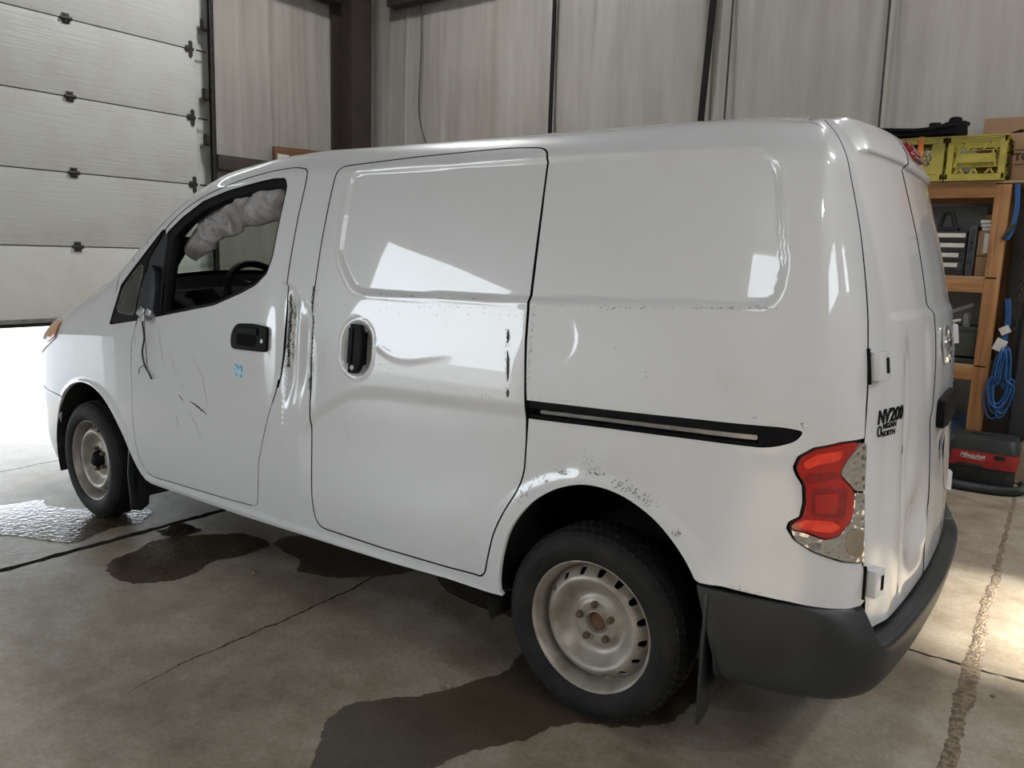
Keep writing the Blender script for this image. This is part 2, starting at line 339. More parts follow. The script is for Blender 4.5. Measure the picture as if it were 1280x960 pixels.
def side_inset(z, nx, ny):
    ws = ny**2; wr = np.where(nx < 0, nx**2, 0); wf = np.where(nx > 0, nx**2, 0)
    return ws*IS(z)+wr*IR(z)+wf*IF(z)
RV = .125                # roof shoulder height
def ztop(x, y): return ZT(x)+.065*np.clip(1-(y/.80)**2, 0, 1)
def P0(u, w):
    """bare body surface; w is the height until the shoulder, then runs on over it to the roof edge"""
    u = np.asarray(u, float); w = np.asarray(w, float); s = np.sign(u)+(u == 0); a = np.abs(u)
    x, y, nx, ny = (np.interp(a, PU, q) for q in (PX, PY, PNX, PNY))
    zs = ztop(x, y)-RV
    th = np.clip((w-zs)/(RV*1.3), 0, np.pi/2)
    z = np.where(w < zs, w, zs+RV*np.sin(th))
    ins = side_inset(z, nx, ny)+np.where(w < zs, 0, (.15*ny**2+.08*nx**2)*(1-np.cos(th)))
    return np.stack([x-nx*ins, s*(y-ny*ins), z], -1)
def wtop(u):
    x, y = np.interp(np.abs(u), PU, PX), np.interp(np.abs(u), PU, PY); return ztop(x, y)-RV+RV*1.3*np.pi/2
def nrm(fn, u, w, e=1e-3):
    du = fn(u+e, w)-fn(u-e, w); dw = fn(u, w+e)-fn(u, w-e)
    n = np.cross(dw, du); return n/np.maximum(np.linalg.norm(n, axis=-1, keepdims=True), 1e-12)   # u rear->front on the left side: outward
XO = 1.459                       # u of a side point = its x + XO
def sst(a, b, t):
    t = np.clip((t-a)/(b-a), 0, 1); return t*t*(3-2*t)
def win(t, a, b, c, d): return sst(a, b, t)*(1-sst(c, d, t))
def inside(p, poly):
    x, y = p[:, 0], p[:, 1]; r = np.zeros(len(p), bool); q = np.roll(poly, 1, 0)
    for (ax, ay), (bx, by) in zip(poly, q):
        if ay == by: continue
        c = (ay > y) != (by > y); r ^= c & (x < (bx-ax)*(y-ay)/(by-ay)+ax)
    return r
def sdist(p, poly):
    d = np.full(len(p), 9.); q = np.roll(poly, 1, 0)
    for a, b in zip(poly, q):
        e = b-a; t = np.clip(((p-a) @ e)/max(e @ e, 1e-12), 0, 1); d = np.minimum(d, np.hypot(*(p-a-t[:, None]*e).T))
    return np.where(inside(p, poly), d, -d)
def fillet(pts, r, n=6):
    out = []; m = len(pts); pts = [np.array(p[:2], float) for p in pts]; rr = r if hasattr(r, '__len__') else [r]*m
    for i in range(m):
        p, a, b = pts[i], pts[i-1], pts[(i+1) % m]
        k = min(rr[i], .49*np.linalg.norm(a-p), .49*np.linalg.norm(b-p))
        if k < 1e-4: out.append(p); continue
        s, e = p+(a-p)/np.linalg.norm(a-p)*k, p+(b-p)/np.linalg.norm(b-p)*k
        for t in np.linspace(0, 1, n): out.append((1-t)**2*s+2*t*(1-t)*p+t*t*e)
    return np.array(out)
def resample(loop, ds, sig=0):
    p = np.vstack([loop, loop[:1]]); d = np.r_[0, np.cumsum(np.hypot(*np.diff(p, axis=0).T))]
    n = max(8, int(round(d[-1]/ds))); t = np.arange(n)*d[-1]/n
    q = np.c_[np.interp(t, d, p[:, 0]), np.interp(t, d, p[:, 1])]
    if sig:
        k = int(3*sig/ds)+1; w = np.exp(-.5*(np.arange(-k, k+1)*ds/sig)**2); w /= w.sum()
        q = sum(wi*np.roll(q, j, 0) for wi, j in zip(w, range(-k, k+1)))
    return q
def area(p): return .5*np.sum(p[:, 0]*np.roll(p[:, 1], -1)-p[:, 1]*np.roll(p[:, 0], -1))
def grow(loop, d):
    """offset a dense loop outwards by d (scalar or per point)"""
    t = np.roll(loop, -1, 0)-np.roll(loop, 1, 0); t /= np.maximum(np.linalg.norm(t, axis=1, keepdims=True), 1e-9)
    n = np.c_[t[:, 1], -t[:, 0]]*(1 if area(loop) > 0 else -1)
    return loop+n*(d[:, None] if hasattr(d, '__len__') else d)

# pressed shapes and crash damage, as depth along the surface normal
RECESS = fillet([(1.126,1.693),(1.130,1.375),(1.036,1.262),(.95,1.250),(.28,1.267),(-.487,1.296),(-.498,1.40),(-.452,1.655),(-.40,1.702),(.3,1.712)], [.05,.05,.06,.03,0,.07,0,.05,.05,0])
ZC = smooth_table(np.array([-.8,-.6,.25,.9,1.02,1.17,1.30]), np.array([.965,.962,.945,.925,.90,.82,.70]), .03)
WAVE = smooth_table(np.array([.40,.496,.629,.734,.809,.888,.95]), np.array([1.10,1.093,1.067,1.046,1.049,1.078,1.11]), .02)
FOLD = smooth_table(np.array([1.18,1.221,1.265,1.327,1.395,1.45]), np.array([1.09,1.157,1.213,1.255,1.272,1.275]), .012)
def D(u, w):
    sh = np.broadcast(u, w).shape; u = np.broadcast_to(u, sh).ravel(); w = np.broadcast_to(w, sh).ravel()
    x = u-XO; d = np.zeros(u.shape); side = u > .78
    k = side & (x < 1.2) & (x > -.6) & (w > 1.15)
    if k.any():
        s = sdist(np.c_[x[k], w[k]], RECESS)
        d[k] += -.009*sst(0, .020, s)+.0018*np.exp(-((s+.008)/.008)**2)
    g = np.exp
    L = np.zeros(u.shape)
    zc = ZC(x)
    L += -.010*(1-sst(zc-.040, zc+.018, w))*sst(.42, .74, w)*win(x, -.62, -.2, 1.215, 1.30)
    L += -.004*g(-((x-.70)/.26)**2-((w-1.16)/.05)**2)*(x > .25)
    L += .0036*g(-((w-WAVE(x))/.015)**2)*win(x, .48, .72, .84, .93)
    rr = np.hypot((x-.165)/.088, (w-1.165)/.090)
    L += (x < .25)*(-.0013*(1-sst(.70, 1.10, rr)))
    L += -.0012*g(-((x-.20)/.035)**2-((w-1.07)/.03)**2)*(x < .25)
    # crushed pillar between the front door and the sliding door
    bp = (x > 1.222) & (x < 1.42)
    e = win(w, .76, .92, 1.16, 1.26)
    L += bp*(-.026*g(-((x-1.352)/.030)**2)*e-.014*g(-((x-1.262)/.022)**2)*win(w, .84, .98, 1.1, 1.2)+.006*g(-((x-1.305-.05*(w-1.0))/.014)**2)*e
             - .010*sst(0, .014, FOLD(x)-w)*sst(.74, .98, w))
    L += -.008*g(-((x-1.95)/.32)**2-((w-.74)/.20)**2)
    L += -.010*g(-((x-1.43)/.05)**2-((w-1.0)/.2)**2)*(x > 1.385)
    L += -.006*g(-((x-1.19)/.04)**2-((w-.95)/.12)**2)*(x < 1.225)
    # wheel arch lips
    L += .007*(1-sst(.405, .445, np.hypot(x+.012, w-.352)))*(w > .33)*(x > -.5)
    L += .006*(1-sst(.385, .425, np.hypot(x-2.89, w-.315)))*(w > .28)
    L += .006*g(-((w-.303)/.016)**2)*win(x, .33, .36, 2.36, 2.42)
    # creases around the lower arch and small dings
    for a, b, c, h in ((.10,.80,.035,-.004),(-.05,.83,.05,.003),(.6,.62,.09,-.004),(-.3,.86,.08,-.003),(2.2,.9,.07,-.004),(1.75,.55,.08,-.003)):
        L += h*g(-((x-a)**2+(w-b)**2)/c**2)
    # bowl behind the sliding door handle
    q = np.hypot(x-.982, np.maximum(np.abs(w-1.058)-.022, 0))
    L += -.032*(1-sst(.040, .077, q))+.003*g(-((q-.083)/.007)**2)
    d = d+np.where(side, L, 0)
    a = np.abs(u); rear = a < .78
    B = .020*sst(1.704, 1.716, w)*(1-sst(1.84, 1.92, w))*(1-sst(.50, .585, a))
    B += .010*(1-sst(1.262, 1.290, w))*(1-sst(.50, .60, a))
    B += -.004*win(w, .98, 1.10, 1.20, 1.252)*win(u, .14, .22, .40, .47)
    B += u.clip(0, 1)**0*(-.007*g(-((u-.435-.06*(w-.8))/.018)**2)*win(w, .45, .6, 1.1, 1.2)-.022*g(-((u-.27)/.10)**2-((w-.64)/.10)**2)*(u > .09)
        + .012*g(-((u-.14)/.03)**2-((w-.60)/.06)**2)-.008*g(-((u-.40)/.05)**2-((w-.86)/.12)**2))
    B += -.010*g(-((u+.22)/.10)**2-((w-.80)/.05)**2)
    d = d+np.where(rear, B, 0)
    return d.reshape(sh)
def P(u, w):
    n = nrm(P0, np.asarray(u, float), np.asarray(w, float)); return P0(u, w)+n*D(u, w)[..., None]
def Poff(off): return lambda u, w: P(u, w)+nrm(P0, np.asarray(u, float), np.asarray(w, float))*off
def flip(fn):
    f = lambda u, w: fn(u, w)*np.array([1, -1, 1])
    f.sign = -1; return f

def tri_region(loops, step, edges_only=False):
    """triangulate the region inside loops[0] and outside the others; returns 2-D points, triangles and boundary loops as index lists"""
    outer = loops[0]; lo, hi = outer.min(0), outer.max(0)
    gx = np.arange(lo[0]+step*.5, hi[0], step); gy = np.arange(lo[1]+step*.5, hi[1], step)
    g = np.stack(np.meshgrid(gx, gy, indexing='ij'), -1).reshape(-1, 2)
    g[:, 0] += (np.round((g[:, 1]-lo[1])/step).astype(int) % 2)*step*.5*.9
    keep = inside(g, outer)
    for h in loops[1:]: keep &= ~inside(g, h)
    g = g[keep]; bd = np.vstack(loops)
    ok = np.ones(len(g), bool)
    for i in range(0, len(g), 2000):
        dd = ((g[i:i+2000, None]-bd[None])**2).sum(-1).min(1); ok[i:i+2000] = dd > (.55*step)**2
    g = g[ok]; pts = np.vstack([bd, g]); ed, k, idx = [], 0, []
    for l in loops:
        m = len(l); ed += [(k+i, k+(i+1) % m) for i in range(m)]; idx.append(np.arange(k, k+m)); k += m
    v2, _, f2, ov, _, _ = delaunay_2d_cdt([Vector(p) for p in pts.tolist()], ed, [], 0, 1e-7)
    v2 = np.array([tuple(p) for p in v2]); f2 = np.array(f2); c = v2[f2].mean(1)
    keep = inside(c, outer)
    for h in loops[1:]: keep &= ~inside(c, h)
    f2 = f2[keep]; back = {}
    for i, o in enumerate(ov):
        for j in o: back[j] = i
    return v2, f2, [[back[j] for j in l] for l in idx]
def panel(name, loops, mat, parent, fn=P, step=.012, lip=.012, ds=.007, raw=False, lipmat=None):
    loops = [l if raw else resample(np.asarray(l, float), ds) for l in loops]
    v2, f2, bl = tri_region(loops, step)
    X = fn(v2[:, 0], v2[:, 1]); nn = nrm(fn, v2[:, 0], v2[:, 1])*getattr(fn, 'sign', 1)
    used = np.unique(np.r_[f2.ravel(), np.concatenate([np.array(b) for b in bl])]); mp_ = np.full(len(v2), -1); mp_[used] = np.arange(len(used))
    v2, X, nn, f2, bl = v2[used], X[used], nn[used], mp_[f2], [[mp_[i] for i in b] for b in bl]
    fl = np.cross(X[f2[:, 1]]-X[f2[:, 0]], X[f2[:, 2]]-X[f2[:, 0]]); bad = (fl*nn[f2[:, 0]]).sum(1) < 0
    f2[bad] = f2[bad][:, ::-1]
    verts, norms, faces = [X], [nn], [tuple(f) for f in f2]; k = len(X); nface = [len(faces)]; dark = []
    if lip:
        for li, b in enumerate(bl):
            b = np.array(b); A = X[b]; n = nn[b]; t = np.roll(A, -1, 0)-np.roll(A, 1, 0); o = np.cross(t, n); o /= np.maximum(np.linalg.norm(o, axis=1, keepdims=True), 1e-9)
            sgn = (1 if area(v2[b]) > 0 else -1)*(1 if li == 0 else -1)
            # direction pointing away from the panel: test with the first triangle fan
            cpt = v2[b]+0; gq = grow(v2[b], .002 if li == 0 else -.002); Xo = fn(gq[:, 0], gq[:, 1])-A; Xo /= np.maximum(np.linalg.norm(Xo, axis=1, keepdims=True), 1e-9)
            m = len(b); verts += [A, A-n*lip]; norms += [Xo*.8+n*.6, Xo]
            for i in range(m):
                j = (i+1) % m; q = (k+i, k+j, k+m+j, k+m+i)
                c = np.cross(A[j]-A[i], -n[i]); faces.append(q if c @ Xo[i] > 0 else q[::-1])
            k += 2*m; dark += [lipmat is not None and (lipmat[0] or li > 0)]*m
    NN = np.nan_to_num(np.vstack(norms)); ln = np.linalg.norm(NN, axis=1, keepdims=True); NN = np.where(ln < 1e-6, np.array([[0, 0, 1.]]), NN/np.maximum(ln, 1e-9))
    o = mesh(name, np.nan_to_num(np.vstack(verts)), faces, mat, parent, True, NN)
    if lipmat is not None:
        o.data.materials.append(lipmat[1]); o.data.polygons.foreach_set('material_index', [0]*nface[0]+[int(q) for q in dark]); o.data.update()  # lip faces coloured dark to paint the shade inside the gaps
    return o
def strip_on(name, groups, mat, parent, off=.0008, fn=None):
    """thin marks lying on the body: each group is (points, width) in (u, w)"""
    f = fn or Poff(off); V, F = [], []
    for pts, wd in groups:
        p = np.asarray(pts, float); t = np.gradient(p, axis=0); t /= np.maximum(np.linalg.norm(t, axis=1, keepdims=True), 1e-9); n = np.c_[-t[:, 1], t[:, 0]]
        wv = (wd*np.sin(np.linspace(.25, math.pi-.25, len(p))))[:, None]
        a, b = p+n*wv/2, p-n*wv/2; k = len(V)
        V += f(a[:, 0], a[:, 1]).tolist()+f(b[:, 0], b[:, 1]).tolist(); m = len(p)
        F += [(k+i, k+i+1, k+m+i+1, k+m+i) for i in range(m-1)]
    return mesh(name, V, F, mat, parent, False)
def sideuv(pts): return [(x+XO, w) for x, w in pts]

# ================================================================== the van
van = thing('cargo_van', (1.45, 0, 0), 'white compact cargo van with dented side and deployed curtain airbag', 'van')
paintm = MT['paint']
# --- outlines in metres: (x, height) on the side, (u, height) round the back
FDOOR = fillet([(2.462,.94),(2.474,.62),(2.464,.485),(2.441,.398),(2.391,.340),(2.325,.330),(2.03,.336),(1.77,.341),(1.565,.350),(1.548,.47),(1.54,.55),(1.488,.71),(1.456,.79),(1.429,.855),
                (1.417,.905),(1.405,.995),(1.399,1.115),(1.396,1.23),(1.392,1.334),(1.388,1.41),(1.381,1.52),(1.369,1.64),(1.369,1.712),(1.46,1.727),(1.588,1.716),(1.784,1.680),(1.993,1.616),(2.124,1.561),
                (2.206,1.505),(2.262,1.462),(2.366,1.328),(2.382,1.20),(2.408,1.055)],
               [.03,.02,.02,.02,.03,.02,0,0,.03,.02,.02,.03,.03,.02,.02,.02,.02,0,0,0,0,.02,.05,.03,.03,.04,.05,.05,.04,.05,.05,.04,.03])
OPEN = [(2.408,1.060),(2.236,1.084),(1.839,1.157),(1.663,1.217),(1.577,1.253),(1.516,1.302),(1.494,1.366),(1.482,1.507),(1.470,1.640),(1.492,1.676),(1.56,1.678),(1.647,1.666),(1.842,1.633),(2.009,1.588),(2.14,1.522),(2.240,1.455)]
SDOOR = fillet([(1.195,1.716),(1.209,1.64),(1.222,1.44),(1.228,1.25),(1.226,1.0),(1.222,.75),(1.218,.46),(1.200,.352),(.844,.350),(.543,.358),(.385,.367),(.370,.44),(.350,.525),(.318,.597),(.272,.675),(.247,.74),(.244,.85),(.248,.95),
                (.256,1.05),(.266,1.15),(.272,1.27),(.273,1.36),(.276,1.54),(.283,1.752),(.45,1.764),(.84,1.745)],
               [.05,.04,0,0,0,0,.03,.05,0,0,.03,.03,.03,.03,.04,.04,0,0,0,0,0,0,0,.055,.05,0])
TRI = fillet([(2.647,1.022),(2.592,1.139),(2.565,1.205),(2.425,1.328),(2.276,1.462),(2.374,1.330),(2.389,1.20),(2.415,1.058)], [.02,.03,.05,.03,.004,.03,.03,.008])
TRACK = fillet([(.252,.971),(-.035,.980),(-.317,.991),(-.53,.998),(-.578,.993),(-.562,.966),(-.52,.948),(-.483,.939),(-.322,.934),(-.039,.925),(.250,.913)], [0,0,0,.02,.012,.03,.03,.02,0,0,0])
TAIL = [(.702,.974),(.781,.970),(.853,.954),(.890,.928),(.899,.898),(.889,.876),(.873,.855),(.868,.810),(.873,.773),(.897,.757),(.902,.736),(.882,.709),(.832,.680),(.756,.654),(.683,.640)]
RGAP = [(.648,.440),(.656,.556),(.680,.643),(.693,.759),(.699,.865),(.703,.967),(.699,1.051),(.691,1.192),(.683,1.272),(.673,1.416),(.668,1.487),(.666,1.571),(.667,1.648),(.667,1.722),(.660,1.776),(.646,1.834),(.60,1.893)]
RMID = [(.060,1.893),(.060,1.755),(.100,1.705),(.098,1.60),(.098,1.42),(.108,1.300),(.058,1.272),(.060,1.19),(.088,1.08),(.104,.98),(.138,.944),(.120,.89),(.104,.80),(.092,.70),(.108,.61),(.102,.53),(.076,.440)]
RARCH = [(-.345,.520),(-.335,.545),(-.298,.600),(-.246,.655),(-.183,.702),(-.097,.739),(-.009,.750),(.069,.737),(.149,.700),(.220,.643),(.281,.557),(.311,.461),(.324,.37),(.322,.322)]
FARCH = [(2.415,.297),(2.464,.340),(2.504,.408),(2.550,.481),(2.616,.561),(2.683,.625),(2.757,.674),(2.851,.703),(2.953,.706),(3.062,.676),(3.145,.624),(3.165,.605)]
def curve2(pts, n=8):
    p = [np.array(q, float) for q in pts]; out = []
    for i in range(len(p)-1):
        a, b, c, d = p[max(i-1, 0)], p[i], p[i+1], p[min(i+2, len(p)-1)]
        for k in range(n):
            t = k/n; out.append(tuple(.5*(2*b+(c-a)*t+(2*a-5*b+4*c-d)*t*t+(3*b-a-3*c+d)*t**3)))
    return out+[tuple(p[-1])]
RARCH = curve2(RARCH); FARCH = curve2(FARCH[:-1])+[FARCH[-1]]
UN = 5.02                        # where the side ends and the nose begins
def top_line(u0, u1, dw=0, n=160):
    u = np.linspace(u0, u1, n); return list(zip(u, wtop(u)-dw))
# --- body side of the left: sill, pillars, quarter and front wing in one pressing
g6 = .007
def uv(pts): return np.array(sideuv(pts))
rg = [(u+g6, w) for u, w in RGAP]
LIGHT = [(4.585,1.005),(4.66,.905),(4.90,.80),(5.06,.76),(5.06,.90),(4.85,.985),(4.70,1.035)]
outer = [(rg[0][0], .535)]+[(.680,.521),(.754,.529),(.879,.543),(1.058,.548),(1.114,.545)]+sideuv([q for q in RARCH if q[1] > .545 or q[0] > 0])+sideuv([(.315,.314),(.55,.314),(.85,.302),(1.67,.283),(2.35,.288)])+sideuv(FARCH) \
    + [(4.80,.615),(UN,.64)]+[(UN, wtop(np.array(UN)))]+top_line(UN, .60)[1:]+[(u, w) for u, w in rg[::-1] if w > .98]+[(u+.003, w) for u, w in TAIL]+[(rg[1][0], .60)]
outer = np.array(outer, float)
fd = resample(uv(FDOOR), .007); x_ = fd[:, 0]-XO
fgap = .006-.0035*((x_ > 2.39) & (fd[:, 1] < 1.03))-.0025*((fd[:, 1] < .80) & (x_ < 1.6))-.002*(fd[:, 1] < .36)+.0065*np.exp(-((x_-1.40)/.03)**2-((fd[:, 1]-1.02)/.13)**2)
sd = resample(uv(SDOOR), .007)
sgap = .006+.004*np.exp(-((sd[:, 0]-XO-.27)/.03)**2-((sd[:, 1]-1.3)/.35)**2)+.004*np.exp(-((sd[:, 0]-XO-.25)/.03)**2-((sd[:, 1]-.93)/.06)**2)
tri_l = resample(uv(TRI), .007); trk = resample(uv(TRACK), .007)
tri_h = grow(tri_l, .002)
# the front door hole and the quarter light touch: they form one opening
A = [tuple(p) for p in grow(fd, fgap)]
from_tri = [tuple(p) for p in uv(TRI)]
i0 = min(range(len(A)), key=lambda i: (A[i][0]-XO-2.268)**2+(A[i][1]-1.470)**2)
i1 = min(range(len(A)), key=lambda i: (A[i][0]-XO-2.415)**2+(A[i][1]-1.052)**2)
seq = A[i1:]+A[:i0+1] if i1 > i0 else A[i1:i0+1]
if len(seq) < len(A)/2: seq = (A[i0:]+A[:i1+1])[::-1] if i0 > i1 else A[i0:i1+1][::-1]
hole1 = np.array(seq+sideuv([(2.280,1.466),(2.430,1.332),(2.570,1.208),(2.597,1.140),(2.652,1.020),(2.640,1.017)]))
hole1 = resample(hole1, .007)
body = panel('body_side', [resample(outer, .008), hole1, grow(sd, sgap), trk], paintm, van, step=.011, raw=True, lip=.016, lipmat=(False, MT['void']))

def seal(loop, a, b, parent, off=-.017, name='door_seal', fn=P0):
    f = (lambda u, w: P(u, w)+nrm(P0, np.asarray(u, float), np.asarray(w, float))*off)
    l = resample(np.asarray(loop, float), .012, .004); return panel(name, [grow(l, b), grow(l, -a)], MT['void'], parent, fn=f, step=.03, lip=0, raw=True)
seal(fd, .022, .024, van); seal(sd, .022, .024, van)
# --- right side, plain
outer_r = [(p[0], p[1]) for p in outer]
WR = resample(uv(fillet(OPEN[1:]+[(2.30,1.36)], .02)), .012)
rt = panel('body_side', [resample(outer, .014), WR], paintm, van, fn=flip(P0), step=.03, raw=True)
panel('window_pane', [grow(WR, .01)], MT['glass_dark'], van, fn=flip(lambda u, w: P0(u, w)-nrm(P0, u, w)*.008), step=.05, lip=0, raw=True)

# --- front door
dsk = [tuple(p) for p in fd]
j0 = min(range(len(dsk)), key=lambda i: (dsk[i][0]-XO-2.258)**2+(dsk[i][1]-1.466)**2)
j1 = min(range(len(dsk)), key=lambda i: (dsk[i][0]-XO-2.408)**2+(dsk[i][1]-1.055)**2)
sq = dsk[j1:]+dsk[:j0+1] if j1 > j0 else dsk[j1:j0+1]
if len(sq) < len(dsk)/2: sq = (dsk[j0:]+dsk[:j1+1])[::-1] if j0 > j1 else dsk[j0:j1+1][::-1]
op = fillet([(x+XO, w) for x, w in OPEN], .012)
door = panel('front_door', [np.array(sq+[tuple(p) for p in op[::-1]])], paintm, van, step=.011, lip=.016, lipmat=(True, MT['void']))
# black surround of the opening and the upright bar that carried the mirror
bar_front = [(2.244,1.462),(2.260,1.458),(2.362,1.328),(2.378,1.20),(2.404,1.062)]
ring = grow(resample(np.array(sideuv(OPEN[1:]+[(2.236,1.40)])), .008), -.002)
fr_out = resample(fillet(sideuv([(2.234,1.086)]+OPEN[2:]), .012), .008)
OPIN = fillet(sideuv([(2.205,1.105),(1.84,1.172),(1.668,1.232),(1.584,1.267),(1.528,1.312),(1.508,1.37),(1.496,1.507),(1.486,1.615),(1.50,1.638),(1.56,1.642),(1.645,1.632),(1.84,1.597),(2.0,1.553),(2.12,1.490),(2.195,1.428)]), .015)
panel('window_frame', [grow(fr_out, -.0015), resample(OPIN, .008)], MT['black'], door, fn=Poff(-.006), step=.012, lip=.035, raw=True)
panel('mirror_bar', [fillet(sideuv([(2.238,1.086),(2.403,1.062),(2.377,1.20),(2.360,1.328),(2.258,1.458),(2.243,1.448)]), .006)], MT['trim'], door, fn=Poff(-.002), step=.014, lip=.02)
# fixed quarter light ahead of the door
qt = panel('quarter_window', [fillet(uv(TRI), 0)], MT['black'], van, fn=Poff(-.003), step=.014, lip=.012)
panel('quarter_pane', [fillet(sideuv([(2.585,1.085),(2.545,1.185),(2.43,1.295),(2.400,1.300),(2.415,1.20),(2.445,1.078)]), .03)], noise_mat('quarter_glass', (.02, .02, .02), (.035, .033, .03), 9, .12, coat=1), qt, fn=Poff(-.0005), step=.02, lip=.004)
panel('pane_seal', [grow(resample(fillet(sideuv([(2.585,1.085),(2.545,1.185),(2.43,1.295),(2.400,1.300),(2.415,1.20),(2.445,1.078)]), .03), .007), .007), resample(fillet(sideuv([(2.585,1.085),(2.545,1.185),(2.43,1.295),(2.400,1.300),(2.415,1.20),(2.445,1.078)]), .03), .007)],
      noise_mat('perished_seal', (.05, .048, .045), (.16, .15, .14), 22, .7), qt, fn=Poff(.002), step=.01, lip=.006, raw=True)

def frame_at(u, w, off=0, fn=P):
    """local axes on the body: right hand along the surface as seen from outside, up, outwards"""
    u, w = np.array(float(u)), np.array(float(w)); n = nrm(fn, u, w); t = fn(u-1e-3, w)-fn(u+1e-3, w); t = t-n*(t @ n); t /= np.linalg.norm(t); b = np.cross(n, t); p = fn(u, w)+n*off
    return Matrix(((t[0], b[0], n[0], p[0]), (t[1], b[1], n[1], p[1]), (t[2], b[2], n[2], p[2]), (0, 0, 0, 1)))
def local_prism(name, poly, h0, h1, M, mat, parent, bevel=.003):
    b = MB().prism([(p[0], p[1]) for p in poly], h0, h1, 'xy'); b.v = [tuple(M @ Vector(v)) for v in b.v]
    return b.build(name, mat, parent, bevel=bevel)
# broken mirror foot on the bar, with its torn cable
Mm = frame_at(2.312+XO, 1.15)
b = MB(); prof = [(-.06,-.07),(.072,-.06),(.075,.05),(.06,.13),(.035,.16),(-.01,.12),(-.05,.02)]
local_prism('mirror_foot', prof, -.004, .030, Mm, MT['trim'], door, .010)
stub = MB(); random.seed(4)
for k in range(9): 
    c = Vector((random.uniform(-.045, .055), random.uniform(-.085, -.045), random.uniform(.0, .03))); s = random.uniform(.012, .022)
    stub.box(c-Vector((s, s*.7, .012)), c+Vector((s, s*.7, .012)), Matrix.Rotation(random.uniform(-.6, .6), 3, 'Z'))
stub.v = [tuple(Mm @ Vector(v)) for v in stub.v]; stub.build('torn_mirror_bracket', MT['alu'], door, bevel=.002)
cab = [P(np.array(x+XO), np.array(w))+np.array([0, o, 0]) for x, w, o in ((2.303,1.09,.03),(2.306,1.05,.035),(2.317,.985,.02),(2.349,.915,.012),(2.336,.858,.010),(2.305,.825,.010),(2.282,.80,.012))]
def smooth_path(pts, n=40):
    pts = [Vector(p) for p in pts]; out = []
    for i in range(len(pts)-1):
        p0, p1, p2, p3 = pts[max(i-1, 0)], pts[i], pts[i+1], pts[min(i+2, len(pts)-1)]
        for k in range(n//(len(pts)-1)+1):
            t = k/(n//(len(pts)-1)+1); out.append(.5*((2*p1)+(p2-p0)*t+(2*p0-5*p1+4*p2-p3)*t*t+(3*p1-p0-3*p2+p3)*t**3))
    return out+[pts[-1]]
MB().tube(smooth_path(cab), .0042, 8).build('mirror_cable', MT['cable'], door, smooth=True)
MB().tube(smooth_path([cab[4], cab[4]+np.array([.03, .008, -.02]), cab[4]+np.array([.04, .006, -.045])]), .002, 6).build('wire_end', MT['cable'], door, smooth=True)
MB().tube(smooth_path([cab[0], cab[0]+np.array([-.015, .01, -.08]), cab[0]+np.array([-.012, .006, -.16]), cab[0]+np.array([-.016, .006, -.24])]), .0016, 6).build('wire_end', MT['cable'], door, smooth=True)
# door pull: black plate with a hollow and a key lock
Mh = frame_at(1.585+XO, 1.047)
def rrect(w, h, r, n=6, skew=0):
    return fillet([(-w/2, -h/2), (w/2, -h/2), (w/2, h/2), (-w/2, h/2)], r, n)
hp = fillet([(-.112,-.056),(.113,-.050),(.113,.050),(.02,.056),(-.085,.050),(-.117,.0)], [.03,.02,.02,.02,.05,.05], 6)
plate = local_prism('door_handle', hp, -.004, .012, Mh, MT['black'], door, .006)
local_prism('handle_hollow', fillet([(-.072,-.036),(.05,-.036),(.055,.010),(-.070,.010)], .012), .0121, .0128, Mh, MT['void'], plate, 0)
local_prism('handle_lever', fillet([(-.062,.012),(.062,.012),(.062,.040),(-.055,.040)], .008), .012, .020, Mh, MT['black'], plate, .003)
local_prism('key_lock', [(.088+.009*math.cos(a), -.008+.009*math.sin(a)) for a in np.linspace(0, 6.2, 14)], .011, .015, Mh, MT['alu'], plate, .001)
# sticker
local_prism('sticker', fillet([(-.026,-.020),(.022,-.026),(.028,.022),(-.024,.026)], .004), 0.0006, .0012, frame_at(1.660+XO, .905), MT['bluemark'], door, 0)

# --- sliding door
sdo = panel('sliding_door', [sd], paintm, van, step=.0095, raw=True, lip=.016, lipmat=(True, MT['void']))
Mb = frame_at(.968+XO, 1.060, .012, P0)
hb = fillet([(-.030,-.088),(.006,-.090),(.030,-.058),(.034,.04),(.018,.084),(-.030,.086),(-.026,.0)], [.006,.01,.02,.02,.01,.006,.01])
grip = local_prism('door_handle', hb, -.012, .012, Mb, MT['black'], sdo, .005)
local_prism('handle_rib', fillet([(-.030,-.055),(-.010,-.055),(-.010,.072),(-.030,.072)], .004), .011, .017, Mb, MT['black'], grip, .002)
local_prism('key_lock', [(-.006+.0085*math.cos(a), -.068+.0085*math.sin(a)) for a in np.linspace(0, 6.2, 14)], .010, .015, Mb, MT['whiteplastic'], grip, .001)
local_prism('handle_stalk', rrect(.03, .12, .008), -.035, -.010, Mb, MT['black'], grip, .002)

# --- slide rail let into the quarter panel
tr = panel('slide_rail', [grow(trk, .004)], MT['void'], van, fn=Poff(-.024), step=.03, lip=0, raw=True)
up = [(p[0], p[1]) for p in resample(uv(TRACK), .008)]
panel('rail_channel', [fillet(sideuv([(.250,.972),(-.035,.981),(-.317,.992),(-.53,.999),(-.576,.993),(-.50,.974),(-.30,.966),(-.03,.957),(.25,.948)]), .004)], MT['black'], tr, fn=Poff(-.004), step=.02, lip=.02)
panel('rail_bar', [fillet(sideuv([(.20,.944),(-.03,.953),(-.464,.968),(-.464,.955),(-.03,.942),(.20,.933)]), .002)], MT['alu'], tr, fn=Poff(-.014), step=.02, lip=.006)
panel('rail_end', [fillet(sideuv([(-.470,.990),(-.53,.996),(-.574,.991),(-.558,.966),(-.52,.949),(-.483,.941),(-.468,.942)]), .006)], MT['black'], tr, fn=Poff(-.006), step=.02, lip=.02)
